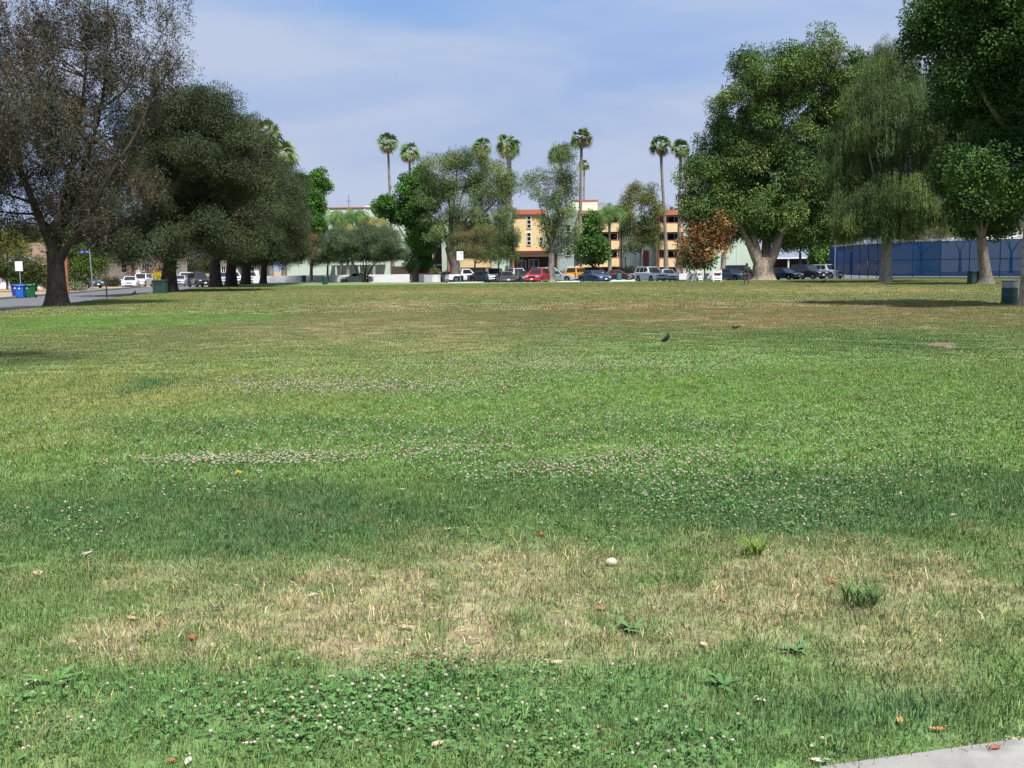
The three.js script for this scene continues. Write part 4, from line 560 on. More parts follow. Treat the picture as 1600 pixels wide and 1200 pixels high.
// garden walls
function wallRun(name, label, pts, y0, h, th, mat, group) { const c = V(pts[0][0], y0, pts[0][1]), t = thing(name, label, 'wall', c, 0, group); const g = []; for (let i = 0; i < pts.length - 1; i++) { const [x0, z0] = pts[i], [x1, z1] = pts[i + 1], L = Math.hypot(x1 - x0, z1 - z0), b = bx(th, h, L - 0.003, 0, h / 2, 0); b.rotateY(Math.atan2(x1 - x0, z1 - z0)); b.translate((x0 + x1) / 2 - c.x, 0, (z0 + z1) / 2 - c.z); g.push(b); } part(t, 'wall_body', g, mat); const cp = g.map(b => { const k = b.clone(); k.scale(1, 0.07, 1); k.translate(0, h + 0.001, 0); return k; }); part(t, 'coping', cp, M.white); return t; }
const xz = (px, z) => [Z(px, 436, z).x, z];
wallRun('garden_wall', 'long low white wall behind the litter drums and olive tree', [xz(396, -140), xz(520, -140), xz(640, -140)], LOW, 1.05, 0.25, M.whiteWall, 'low white walls');
wallRun('garden_wall', 'curved low white wall at the foot of the bright narrow tree', [xz(656, -143), xz(664, -140), xz(676, -139.2), xz(687.5, -140)], LOW, 0.95, 0.25, M.whiteWall, 'low white walls');
wallRun('garden_wall', 'low white wall behind the dark red parked car', [xz(950, -134), xz(992, -134)], LOW, 0.8, 0.25, M.whiteWall, 'low white walls');
wallRun('garden_wall', 'low white wall behind the striped barricades', [xz(1058, -132), xz(1096, -132)], LOW, 0.75, 0.25, M.whiteWall, 'low white walls');
wallRun('garden_wall', 'low white wall between the sapling and the grey sedan', [xz(1101.5, -132), xz(1130, -132)], LOW, 0.75, 0.25, M.whiteWall, 'low white walls');
// white wheel stops at the edge of the lawn
for (const [a, b, z, lab] of [[700, 756, -124, 'white parking kerb near the leaning trunk'], [870, 906, -121.5, 'white parking kerb between the silver and the blue car'], [948, 992, -121, 'white parking kerb between the blue and the white car'], [1052, 1073, -119.5, 'short white parking kerb by the teal drum'], [1084, 1126, -119.5, 'white parking kerb behind the barricades']]) { const [x0] = xz(a, z), [x1] = xz(b, z); const t = thing('parking_kerb', lab, 'kerb', V((x0 + x1) / 2, LOW, z), 0, 'white parking kerbs'); const s = new THREE.Shape([[-0.1, 0], [0.1, 0], [0.07, 0.2], [-0.07, 0.2]].map(p => new THREE.Vector2(...p))), g = new THREE.ExtrudeGeometry(s, { depth: x1 - x0, bevelEnabled: false }); g.rotateY(Math.PI / 2); g.translate(-(x1 - x0) / 2, 0, 0); part(t, 'kerb_stone', g, M.white); }
// houses across the street
{
  const zf = -125, O = V(Z(34, 440, zf).x, -0.16, zf), t = thing('house', 'low house with a brown shingle roof and white gable trim across the street', 'house', O), w = 5.4, h = 2.7, rh = 2.7, d = 9;
  part(t, 'wall', bx(w * 1.7, h, d, 0, h / 2, -d / 2), M.whiteWall);
  const roofM = std([0.2, 0.125, 0.09], 0.95, { map: stuccoTone, bumpMap: grainBump, bumpScale: 0.02 }); const s = new THREE.Shape([[-d / 2 - 0.6, 0], [0, rh], [d / 2 + 0.6, 0], [d / 2 + 0.6, -0.18], [0, rh - 0.22], [-d / 2 - 0.6, -0.18]].map(p => new THREE.Vector2(...p))), g = new THREE.ExtrudeGeometry(s, { depth: w * 1.7 + 1.2, bevelEnabled: false }); g.rotateY(Math.PI / 2); g.translate(-(w * 1.7 + 1.2) / 2, h + 0.2, -d / 2); const rf = part(t, 'roof', g, roofM);
  const gs = new THREE.Shape([[-2.3, 0], [2.3, 0], [0, 1.2]].map(p => new THREE.Vector2(...p))), gg = new THREE.ExtrudeGeometry(gs, { depth: 3.4, bevelEnabled: false }); gg.translate(1.6, h + 0.1, -0.6); part(t, 'gable', gg, roofM); const tr = []; for (const sx of [-1, 1]) { const b = bx(2.75, 0.22, 0.1); b.rotateZ(-sx * Math.atan2(1.2, 2.3)); b.translate(1.6 + sx * 1.22, h + 0.72, 2.86); tr.push(b); } part(t, 'gable_trim', tr, M.white); part(t, 'fascia', bx(w * 1.7 + 1.2, 0.24, 0.05, 0, h + 0.13, 0.66), M.white); part(t, 'gable_wall', bx(4.2, h, 0.2, 1.6, h / 2, 2.5), M.whiteWall); part(rf, 'roof_vent', cyl(0.12, 0.12, 0.8, 0.6, h + 1.2, -1.6), M.darkMetal);
  const w1 = part(t, 'window', [bx(1.7, 0.12, 0.1, 1.6, 2.0, 2.63), bx(1.7, 0.12, 0.1, 1.6, 0.9, 2.63)], M.white); part(w1, 'pane', bx(1.6, 1.0, 0.03, 1.6, 1.45, 2.62), M.glass);
}
{
  const zf = -168, O = V(Z(205, 440, zf).x, -0.2, zf), t = thing('house', 'long white house with dark windows behind the parked white cars', 'house', O); const B = (n, x0, y0, x1, y1, z, d, m) => part(t, n, boxAt(O, x0, y0, x1, y1, z, d), m);
  B('wall', 138, 405, 216, 431, zf, 8, M.whiteWall); B('garage_wall', 212, 402, 262, 431, zf + 2, 10, M.whiteWall); B('roof', 134, 396, 266, 404.5, zf + 2.8, 13, std([0.09, 0.075, 0.065], 0.95, { map: stuccoTone }));
  windowAt(t, 150, 419, 162, 429, zf + 0.02, 1, 2, O); windowAt(t, 190, 413, 198, 426, zf + 0.02, 2, 1, O); windowAt(t, 222, 412, 234, 424, zf + 2.02, 1, 3, O); B('door', 205, 414, 209, 430, zf + 2.1, 0.1, M.darkRed); B('chimney', 178, 388, 183, 396, zf - 1, 1, M.terracotta);
}
for (const [x0, x1, z, lab] of [[340, 372, -178, 'pale house glimpsed between the far oak trunks'], [378, 404, -172, 'white house end beside the garden wall']]) { const O = V(Z((x0 + x1) / 2, 440, z).x, -0.2, z), t = thing('house', lab, 'house', O); part(t, 'wall', boxAt(O, x0, 406, x1, 431, z, 7), M.whiteWall); part(t, 'roof', boxAt(O, x0 - 3, 401, x1 + 3, 405.9, z + 0.8, 8.6), M.brown); windowAt(t, x0 + 6, 416, x0 + 13, 426, z + 0.02, 1, 2, O); windowAt(t, x1 - 12, 416, x1 - 6, 426, z + 0.02, 1, 1, O); }
{ // rail fence of the white house
  const z = -150, x0 = Z(146, 440, z).x, x1 = Z(178, 440, z).x, t = thing('rail_fence', 'dark wooden rail fence before the white house', 'fence', V(x0, -0.16, z)); for (let i = 0; i <= 4; i++) part(t, 'post', bx(0.14, 1.25, 0.14, (x1 - x0) * i / 4, 0.62, 0), M.barkDark); for (const y of [0.45, 0.95]) part(t, 'rail', bx(x1 - x0, 0.13, 0.06, (x1 - x0) / 2, y, 0.11), M.barkDark);
}
{ // carport behind the right-hand cars
  const z = -152, O = V(Z(1225, 436, z).x, LOW, z), t = thing('carport', 'low dark carport with a white roof edge behind the parked jeep', 'carport', O); const B = (n, x0, y0, x1, y1, zz, d, m) => part(t, n, boxAt(O, x0, y0, x1, y1, zz, d), m);
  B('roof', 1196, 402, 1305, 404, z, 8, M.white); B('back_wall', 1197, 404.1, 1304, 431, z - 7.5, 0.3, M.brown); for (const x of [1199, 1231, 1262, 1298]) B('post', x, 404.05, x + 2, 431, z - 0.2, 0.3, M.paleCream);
}
{ const z = -190, O = V(Z(1560, 430, z).x, LOW, z), t = thing('white_building', 'far white building seen beyond the blue fence at the park edge', 'building', O); part(t, 'wall', boxAt(O, 1470, 352, 1680, 431, z, 12), M.whiteWall); part(t, 'coping', boxAt(O, 1469, 350.5, 1681, 351.9, z + 0.2, 12.4), M.white); for (let i = 0; i < 6; i++) windowAt(t, 1478 + i * 28, 358, 1492 + i * 28, 368, z + 0.02, 1, 2, O); }
// ---------------------------------------------------------------- blue-screened court fence
{
  const H = 3.66, p0 = [40.6, -131], p1 = [39.6, -108.5], p2 = [62, -74]; const yb = 0.2;
  const t = thing('court_fence', 'tall chain-link court fence hung with blue windscreen', 'fence', V(p1[0], yb - 0.5, p1[1]));
  const blue = new THREE.MeshPhysicalMaterial({ color: lin(0.006, 0.068, 0.22), roughness: 0.9, specularIntensity: 0.15, transparent: true, opacity: 0.95, bumpMap: grainBump, bumpScale: 0.01 });
  const run = (a, b, n) => {
    const dx = (b[0] - a[0]) / n, dz = (b[1] - a[1]) / n, L = Math.hypot(dx, dz), yaw = Math.atan2(-dz, dx);
    for (let i = 0; i <= n; i++) { const x = a[0] + dx * i - p1[0], z = a[1] + dz * i - p1[1]; part(t, 'post', cyl(0.05, 0.05, H + 0.6, x, 0, z, 8), M.darkMetal); }
    for (let i = 0; i < n; i++) {
      const cx = a[0] + dx * (i + 0.5) - p1[0], cz = a[1] + dz * (i + 0.5) - p1[1]; const put = (g) => { g.rotateY(yaw); g.translate(cx, 0, cz); return g; };
      for (const [y0, y1] of [[0.55, 0.5 + H * 0.46], [0.54 + H * 0.46, 0.5 + H * 0.97]]) { const g = new THREE.PlaneGeometry(L + 0.02, y1 - y0, 8, 5), p = g.attributes.position; for (let k = 0; k < p.count; k++) p.setZ(k, 0.075 + 0.035 * (vn(p.getX(k) * 1.1 + i * 5, p.getY(k) * 1.1 + y0 * 9) - 0.5)); g.computeVertexNormals(); g.translate(0, (y0 + y1) / 2, 0); part(t, 'windscreen_panel', put(g), blue); }
      for (const y of [0.5 + H * 0.465, 0.5 + H]) { const g = new THREE.CylinderGeometry(0.035, 0.035, L - 0.09, 7); g.rotateZ(Math.PI / 2); g.translate(0, y, 0); part(t, 'rail', put(g), y > 3 ? M.galv : M.darkMetal); }
    }
  };
  run(p0, p1, 7); run(p1, p2, 13);
  const k = bx(0.3, 0.75, 41.1, 0, 0.1, 0); k.rotateY(Math.atan2(p2[0] - p1[0], p2[1] - p1[1])); k.translate((p2[0] - p1[0]) / 2, 0, (p2[1] - p1[1]) / 2); part(t, 'kerb', k, M.concrete);
  const gp = thing('gate_post', 'galvanised steel post at the corner of the blue fence', 'post', G(1304, 436, LOW)); part(gp, 'pole', cyl(0.07, 0.07, 4.0, 0, 0, 0, 10), M.galv); part(gp, 'crossbar', bx(1.6, 0.1, 0.1, 0.8, 3.95, 0), M.galv); part(gp, 'cap', cyl(0.085, 0.06, 0.1, 0, 4, 0, 10), M.galv);
}
// ---------------------------------------------------------------- cars
const paint = (c) => new THREE.MeshPhysicalMaterial({ color: lin(...c), roughness: 0.38, metalness: c[0] > 0.4 ? 0 : 0.15, clearcoat: 1, clearcoatRoughness: 0.06 });
const KIND = {   // length, width, height, belt, greenhouse bottom (rear, front) and top (rear, front), deck outline
  sedan: { L: 4.6, W: 1.78, H: 1.42, belt: 0.93, gb: [-1.72, 1.0], gt: [-0.95, 0.28], top: [[-2.3, 0.55], [-2.26, 0.9], [-1.75, 0.98], [0.95, 0.95], [1.9, 0.82], [2.22, 0.68], [2.3, 0.5]] },
  suv: { L: 4.55, W: 1.82, H: 1.75, belt: 1.08, gb: [-2.16, 0.98], gt: [-1.9, 0.3], top: [[-2.27, 0.6], [-2.25, 1.06], [-1.9, 1.1], [0.95, 1.1], [2.05, 0.99], [2.24, 0.85], [2.27, 0.6]] },
  van: { L: 4.8, W: 1.9, H: 1.8, belt: 1.05, gb: [-2.3, 1.35], gt: [-2.15, 0.35], top: [[-2.4, 0.6], [-2.38, 1.05], [-2, 1.07], [1.3, 1.03], [2.15, 0.86], [2.36, 0.7], [2.4, 0.5]] },
  pickup: { L: 5.3, W: 1.88, H: 1.75, belt: 1.05, gb: [-0.9, 1.05], gt: [-0.7, 0.4], top: [[-2.65, 0.6], [-2.63, 1.03], [-2.3, 1.05], [1.0, 1.05], [2.4, 0.96], [2.6, 0.84], [2.65, 0.6]] },
};
function car(label, kind, color, pos, turn, group, o = {}) {
  const K = KIND[kind], { L, W, H, belt } = K, t = thing(o.name ?? 'parked_car', label, kind === 'pickup' ? 'pickup' : 'car', pos, turn, group), body = paint(color), wr = o.wr ?? (kind === 'sedan' ? 0.32 : 0.37), fz = L * 0.31, rz = -L * 0.3, gc = kind === 'sedan' ? 0.2 : 0.27;
  const s = new THREE.Shape(); s.moveTo(-L / 2 + 0.05, gc + 0.1); for (const [z, y] of K.top) s.lineTo(z, y); s.lineTo(L / 2, gc + 0.08); s.lineTo(L / 2 - 0.12, gc);
  for (const c of [fz, rz]) { s.lineTo(c + wr + 0.07, gc); s.absarc(c, wr, wr + 0.07, -Math.asin((wr - gc) / (wr + 0.07)), Math.PI + Math.asin((wr - gc) / (wr + 0.07)), false); s.lineTo(c - wr - 0.07, gc); } s.lineTo(-L / 2 + 0.12, gc);
  const bev = 0.09, g = new THREE.ExtrudeGeometry(s, { depth: W - 2 * bev, bevelEnabled: true, bevelSize: 0.05, bevelThickness: bev, bevelOffset: -0.05, bevelSegments: 3, curveSegments: 8 }); g.rotateY(-Math.PI / 2); g.translate(W / 2 - bev, 0, 0);
  // tuck nose and tail in plan
  { const p = g.attributes.position; for (let i = 0; i < p.count; i++) { const e = Math.max(0, Math.abs(p.getZ(i)) - L * 0.38) / (L * 0.12); p.setX(i, p.getX(i) * (1 - 0.1 * e * e)); } g.computeVertexNormals(); }
  part(t, 'body', g, body);
  // greenhouse
  const wb = W / 2 - 0.07, wt = W / 2 - 0.27, b0 = belt - 0.04, [zb0, zb1] = K.gb, [zt0, zt1] = K.gt, hr = H - 0.03;
  const c = (sx, z, y, w) => V(sx * w, y, z); const A = { lb0: c(-1, zb0, b0, wb), lb1: c(-1, zb1, b0, wb), rb0: c(1, zb0, b0, wb), rb1: c(1, zb1, b0, wb), lt0: c(-1, zt0, hr, wt), lt1: c(-1, zt1, hr, wt), rt0: c(1, zt0, hr, wt), rt1: c(1, zt1, hr, wt) };
  const cab = [quadGeo(A.lb0, A.lb1, A.lt1, A.lt0), quadGeo(A.rb1, A.rb0, A.rt0, A.rt1), quadGeo(A.lb1, A.rb1, A.rt1, A.lt1), quadGeo(A.rb0, A.lb0, A.lt0, A.rt0)];
  const rs = rbx(2 * wt + 0.04, 0.07, zt1 - zt0 + 0.08, 0, hr, (zt0 + zt1) / 2, 0.03);
  part(t, 'cabin', mg(cab.concat([])), o.two ? o.two : body); part(t, 'roof', rs, o.roof ?? body);
  const pane = (p, q, r, u, i0, i1, j0, j1) => { const at = (a, b) => p.clone().lerp(q, a).lerp(u.clone().lerp(r, a), b); const k = [at(i0, j0), at(i1, j0), at(i1, j1), at(i0, j1)], n = V().crossVectors(k[1].clone().sub(k[0]), k[3].clone().sub(k[0])).normalize().multiplyScalar(0.014); return quadGeo(...k.map(v => v.add(n))); };
  part(t, 'windscreen', pane(A.lb1, A.rb1, A.rt1, A.lt1, 0.06, 0.94, 0.08, 0.93), M.carGlass); part(t, 'rear_window', pane(A.rb0, A.lb0, A.lt0, A.rt0, 0.08, 0.92, 0.12, 0.9), M.carGlass);
  for (const [i0, i1] of kind === 'pickup' ? [[0.12, 0.88]] : kind === 'sedan' ? [[0.14, 0.5], [0.53, 0.9]] : [[0.05, 0.3], [0.33, 0.62], [0.65, 0.92]]) { part(t, 'side_window', pane(A.lb0, A.lb1, A.lt1, A.lt0, i0, i1, 0.14, 0.88), M.carGlass); part(t, 'side_window', pane(A.rb1, A.rb0, A.rt0, A.rt1, 1 - i1, 1 - i0, 0.14, 0.88), M.carGlass); }
  const tyreG = new THREE.LatheGeometry([[wr * 0.62, -0.1], [wr * 0.94, -0.11], [wr, -0.07], [wr, 0.07], [wr * 0.94, 0.11], [wr * 0.62, 0.1]].map(p => new THREE.Vector2(...p)), 20); tyreG.rotateZ(Math.PI / 2);
  const rimG = mg([(() => { const q = new THREE.CylinderGeometry(wr * 0.62, wr * 0.62, 0.15, 16); q.rotateZ(Math.PI / 2); return q; })(), ...[0, 1, 2, 3, 4].map(k => { const q = bx(0.17, wr * 0.5, 0.05, 0, wr * 0.3, 0); q.rotateX(k * 1.2566); return q; })]);
  for (const z of [fz, rz]) for (const sx of [-1, 1]) { const w = new THREE.Group(); w.name = 'wheel'; w.position.set(sx * (W / 2 - 0.125), wr, z); t.add(w); part(w, 'tyre', tyreG, M.rubber); part(w, 'rim', rimG, M.rim); }
  const ny = K.top[K.top.length - 2][1], ty = K.top[1][1], fw = W / 2 * 0.9;
  for (const sx of [-1, 1]) { part(t, 'headlight', rbx(0.34, 0.15, 0.16, sx * (fw - 0.22), ny - 0.04, L / 2 - 0.06, 0.03), M.lamp); part(t, 'tail_light', rbx(0.18, kind === 'sedan' ? 0.16 : 0.34, 0.12, sx * (fw - 0.12), ty - 0.16, -L / 2 + 0.03, 0.03), M.redLamp); part(t, 'mirror', rbx(0.2, 0.14, 0.1, sx * (W / 2 + 0.08), belt + 0.08, zb1 - 0.3, 0.03), body); for (const z of [-0.1, -0.95]) if (kind !== 'pickup' || z > -0.5) part(t, 'door_handle', bx(0.03, 0.035, 0.16, sx * (W / 2 + 0.01), belt - 0.14, z), o.handle ?? M.blackTrim); }
  part(t, 'grille', rbx(W * 0.42, 0.13, 0.08, 0, ny - 0.05, L / 2 - 0.02, 0.02), o.grille ?? M.blackTrim); part(t, 'bumper', rbx(W * 0.88, 0.2, 0.16, 0, gc + 0.18, L / 2 - 0.02, 0.05), o.bumper ?? body); part(t, 'bumper', rbx(W * 0.88, 0.2, 0.14, 0, gc + 0.2, -L / 2 + 0.02, 0.05), o.bumper ?? body); part(t, 'air_intake', bx(W * 0.5, 0.1, 0.05, 0, gc + 0.14, L / 2 + 0.05), M.blackTrim);
  for (const e of [1, -1]) part(t, 'number_plate', bx(0.31, 0.16, 0.02, 0, gc + 0.26, e * (L / 2 + 0.075)), M.plate);
  part(t, 'underbody', bx(W - 0.3, 0.16, L - 0.7, 0, gc + 0.06, 0), M.blackTrim);
  if (kind === 'pickup') part(t, 'bed_lining', bx(W - 0.35, 0.04, 1.55, 0, belt + 0.01, -1.75), M.blackTrim);
  if (o.rack) part(t, 'roof_rack', [bx(0.04, 0.05, 1.8, -wt + 0.08, H + 0.04, -0.7), bx(0.04, 0.05, 1.8, wt - 0.08, H + 0.04, -0.7)], M.blackTrim);
  if (o.sign) part(t, 'roof_sign', rbx(0.5, 0.14, 0.22, 0, H + 0.09, -0.2, 0.04), M.white);
  return t;
}
const lot = 'cars in the far car park', st = 'cars parked along the street';
const at = (px, z, y = LOW) => V(Z(px, 436, z).x, y, z);
const white = [0.74, 0.75, 0.76], silver = [0.42, 0.45, 0.47];
car('red sport-utility car facing the lawn beside the yellow tower', 'suv', [0.42, 0.018, 0.022], at(840, -117.5), -0.32, lot);
car('dark blue sedan with a person leaning over its bonnet', 'sedan', [0.03, 0.085, 0.18], at(929, -118.5), 0.5, lot);
car('white sport-utility car facing the lawn, nearest the barricades', 'suv', [0.72, 0.73, 0.72], at(1017, -116.5), 0.42, lot, { bumper: std([0.5, 0.5, 0.46], 0.5) });
car('white hatchback tucked behind the white sport-utility car', 'sedan', [0.7, 0.74, 0.8], at(1042, -121.5), 0.12, lot);
car('grey-blue boxy old sedan left of the standing person', 'sedan', [0.14, 0.19, 0.23], at(1144, -116.5), 0.5, lot, { bumper: M.chrome });
car('large dark van behind the grey-blue sedan', 'van', [0.02, 0.02, 0.024], at(1160, -129), 1.45, lot);
car('dark navy sedan right of the fig trunk', 'sedan', [0.022, 0.024, 0.05], at(1224, -122), 0.62, lot);
car('black jeep with bright chrome grille beside the navy sedan', 'suv', [0.022, 0.022, 0.028], at(1262, -124), 0.6, lot, { grille: M.chrome, rack: true });
car('silver sport-utility car by the fence corner post', 'suv', [0.5, 0.55, 0.58], at(1292, -128), 0.5, lot);
car('yellow taxi seen from behind near the blue sedan', 'suv', [0.75, 0.34, 0.012], at(903, -131), Math.PI - 0.5, lot, { sign: true });
car('silver sedan half hidden right of the red car', 'sedan', silver, at(872, -129), 1.2, lot);
car('white van behind the red car', 'van', white, at(858, -136), 0.4, lot);
car('dark grey sedan seen from behind next to the thin young tree', 'sedan', [0.05, 0.055, 0.06], at(789, -121), Math.PI + 0.18, lot);
car('silver minivan left of the dark grey sedan', 'van', silver, at(771, -132), 0.15, lot);
car('black sport-utility car behind the silver minivan', 'suv', [0.03, 0.035, 0.04], at(776, -139), 0.2, lot);
car('white compact car between the grey sedan and the red car', 'suv', [0.6, 0.64, 0.64], at(809, -134), 0.3, lot);
car('dark green car partly hidden left of the red car', 'sedan', [0.02, 0.035, 0.03], at(818, -125), 0.25, lot);
car('white pickup behind the white sign and leaning trunk', 'pickup', white, at(728, -138), 1.9, lot);
car('silver car behind the leaning trunk', 'sedan', silver, at(703, -142), 1.5, lot);
car('grey hatchback beside the clipped olive bush', 'sedan', [0.2, 0.25, 0.25], at(757, -134), 0.9, lot);
car('dark red low car behind the green drum', 'sedan', [0.05, 0.012, 0.016], at(965, -130), 1.5, lot);
car('white sedan behind the olive tree', 'sedan', white, at(556, -137), -1.55, lot);
// street
const rd = (px, z) => V(Z(px, 440, z).x, ROAD, z), dirS = Math.atan2(0.15, 1);
car('white sedan parked facing down the street', 'sedan', white, rd(204, -128), dirS + 0.1, st);
car('white sport-utility car behind the white sedan', 'suv', [0.7, 0.72, 0.72], rd(222, -135), dirS - 0.1, st);
car('dark car on the driveway behind the sign post', 'sedan', [0.06, 0.07, 0.09], V(Z(137, 445, -122).x, -0.16, -122), 0.9, st);
car('silver sedan driving beyond the broad oak', 'sedan', silver, rd(282, -140), dirS, st);
car('white pickup truck farther up the street', 'van', white, rd(291, -150), dirS, st);
car('black sport-utility car parked by the second oak', 'suv', [0.014, 0.015, 0.017], V(Z(312, 446, -127).x, ROAD, -127), dirS + 0.45, st);
car('pale blue car glimpsed between the far oak trunks', 'suv', [0.45, 0.52, 0.62], rd(347, -152), 0.5, st);
car('white car glimpsed between the third and fourth oak', 'suv', white, rd(366, -160), 0.5, st);
car('silver car glimpsed before the last oak', 'suv', silver, rd(392, -166), 0.4, st);

// ---------------------------------------------------------------- street furniture
{ const t = thing('street_sign', 'blue street-name sign on a leaning grey pole at the kerb', 'sign', G(146, 467.5)); part(t, 'pole', limbGeo([V(0, -0.3, 0), V(-0.02, 1.5, 0), V(-0.07, 3.15, 0)], [0.038, 0.038, 0.038], 8, 6), M.galv);
  const cv = document.createElement('canvas'); cv.width = 128; cv.height = 40; const x = cv.getContext('2d'); x.fillStyle = '#123a86'; x.fillRect(0, 0, 128, 40); x.fillStyle = '#dfe4ef'; for (const [a, b, w, h] of [[14, 16, 16, 12], [34, 12, 8, 16], [46, 18, 10, 8], [94, 12, 10, 14], [108, 16, 10, 10]]) x.fillRect(a, b, w, h); const tx = new THREE.CanvasTexture(cv); tx.colorSpace = THREE.SRGBColorSpace;
  const b = part(t, 'name_board', rbx(0.62, 0.2, 0.02, -0.42, 2.98, 0, 0.008), std(new THREE.Color('#123a86'), 0.5)); part(b, 'lettering', (() => { const q = new THREE.PlaneGeometry(0.58, 0.17); q.translate(-0.42, 2.98, 0.014); return q; })(), std(0xffffff, 0.5, { map: tx })); part(t, 'bracket', bx(0.1, 0.12, 0.06, -0.08, 2.98, 0), M.galv); }
{ const t = thing('parking_sign', 'blank white back of a parking sign above the wheeled bins', 'sign', V(Z(33, 455, -84).x, -0.16, -84)); part(t, 'pole', cyl(0.035, 0.035, 2.95, 0, -0.2, 0, 8), M.paleMetal); part(t, 'sign_board', rbx(0.62, 0.78, 0.02, -0.03, 2.42, 0.045, 0.008), M.white); part(t, 'rivet', [cyl(0.02, 0.02, 0.02, 0, 2.2, 0.06, 6), cyl(0.02, 0.02, 0.02, 0, 2.6, 0.06, 6)], M.galv); }
{ const t = thing('post', 'thin dark wooden post at the edge of the street', 'post', G(167, 464)); part(t, 'pole', cyl(0.06, 0.05, 2.2, 0, -0.2, 0, 8), M.barkDark); part(t, 'cap', cyl(0.055, 0.02, 0.06, 0, 2, 0, 8), M.barkDark); }
{ const t = thing('tree_stump_pole', 'tall orange-brown bare trunk beyond the sparse tree', 'trunk', V(Z(104.5, 452, -96).x, -0.16, -96)); part(t, 'trunk', limbGeo([V(0, -0.1, 0), V(0.02, 1.6, 0), V(0.1, 3.5, 0)], [0.2, 0.17, 0.14], 10, 8, 0.1, 0.3), bark([0.42, 0.15, 0.07])); part(t, 'branch_stub', limbGeo([V(0.08, 3.2, 0), V(0.3, 3.7, 0), V(0.4, 4.4, 0)], [0.1, 0.07, 0.04], 7, 5), bark([0.42, 0.15, 0.07])); }
{ const t = thing('park_sign', 'white park notice sign on a pale post at the far edge of the lawn', 'sign', G(719.5, 442)); part(t, 'pole', cyl(0.045, 0.045, 3.6, 0, -0.2, 0, 8), M.paleMetal);
  const cv = document.createElement('canvas'); cv.width = 64; cv.height = 96; const x = cv.getContext('2d'); x.fillStyle = '#eef2f4'; x.fillRect(0, 0, 64, 96); x.fillStyle = '#2b3440'; x.beginPath(); x.arc(46, 18, 8, 0, 7); x.fill(); x.fillStyle = '#9fb0c0'; for (const y of [44, 54, 64, 74]) x.fillRect(10, y, 44, 4); const tx = new THREE.CanvasTexture(cv); tx.colorSpace = THREE.SRGBColorSpace;
  const b = part(t, 'sign_board', rbx(0.74, 0.98, 0.03, 0, 3.0, 0.06, 0.012), M.white); part(b, 'print', (() => { const q = new THREE.PlaneGeometry(0.68, 0.92); q.translate(0, 3.0, 0.08); return q; })(), std(0xffffff, 0.6, { map: tx })); }
{ const t = thing('lamp_post', 'dark lamp post with a pale globe below the round tree', 'lamp post', V(Z(977.5, 436, -134).x, LOW, -134)); part(t, 'pole', cyl(0.07, 0.05, 3.0, 0, 0, 0, 8), M.darkMetal); const gl = new THREE.SphereGeometry(0.2, 14, 10); gl.translate(0, 3.2, 0); part(t, 'globe', gl, M.white); part(t, 'base', cyl(0.16, 0.1, 0.4, 0, 0, 0, 10), M.darkMetal); }
// steel drums used as litter bins
function drum(label, pos, mat, group, band, H = 0.92, R = 0.3) {
  const t = thing('litter_drum', label, 'litter bin', pos, rr(0, 6), group); const p = [[R - 0.02, 0], [R, 0.02]]; for (const y of [0.33, 0.63]) p.push([R, H * y - 0.03], [R + 0.018, H * y], [R, H * y + 0.03]); p.push([R, H - 0.03], [R + 0.014, H - 0.015], [R + 0.008, H], [R - 0.02, H - 0.005], [R - 0.025, 0.06], [0, 0.05]);
  part(t, 'drum_body', new THREE.LatheGeometry(p.map(q => new THREE.Vector2(...q)), 28), mat); const rim = new THREE.TorusGeometry(R, 0.015, 6, 28); rim.rotateX(Math.PI / 2); rim.translate(0, H, 0); part(t, 'rim', rim, M.galv); const lin2 = new THREE.LatheGeometry([[0, 0.3], [R - 0.05, 0.3], [R - 0.035, H - 0.02]].map(q => new THREE.Vector2(...q)), 20); part(t, 'bag', lin2, M.blackTrim);
  if (band) part(t, 'painted_band', new THREE.LatheGeometry([[R + 0.003, H * 0.7], [R + 0.003, H * 0.955]].map(q => new THREE.Vector2(...q)), 28), band); return t;
}
const drums = 'steel drum litter bins';
drum('green steel drum with a bare silver upper band beside the near trunk', G(1577, 474.5), std([0.03, 0.075, 0.07], 0.42, { metalness: 0.35, map: stuccoTone }), drums, std([0.3, 0.34, 0.36], 0.4, { metalness: 0.6, map: stuccoTone }));
drum('dark green litter drum left of the olive tree', G(508, 444.5), M.drumGreen, drums);
drum('dark green litter drum by the white wall left of the russet tree', G(475, 441), M.drumGreen, drums);
drum('teal litter drum in front of the dark red car', at(967, -123), M.tealGreen, drums);
drum('teal litter drum beside the white hatchback', at(1057, -122), M.tealGreen, drums);
drum('green litter drum at the foot of the leaning trunk', at(720.5, -130), M.drumGreen, drums);
for (const [px, py, w, h, lab] of [[1522, 444, 0.76, 0.98, 'dark green square litter bin against the dark leafy tree'], [251, 458.5, 0.98, 1.05, 'dark green square litter bin against the broad oak']]) { const t = thing('litter_bin', lab, 'litter bin', G(px, py), 0.1, 'square litter bins'); const d = std([0.012, 0.045, 0.035], 0.6); part(t, 'bin_body', rbx(w, h * 0.9, w * 0.9, 0, h * 0.45, 0, 0.04), d); part(t, 'lid', rbx(w + 0.06, h * 0.1, w * 0.9 + 0.06, 0, h * 0.95, 0, 0.04), d); part(t, 'opening', bx(w * 0.6, 0.14, 0.02, 0, h * 0.76, w * 0.45 + 0.005), M.blackTrim); }
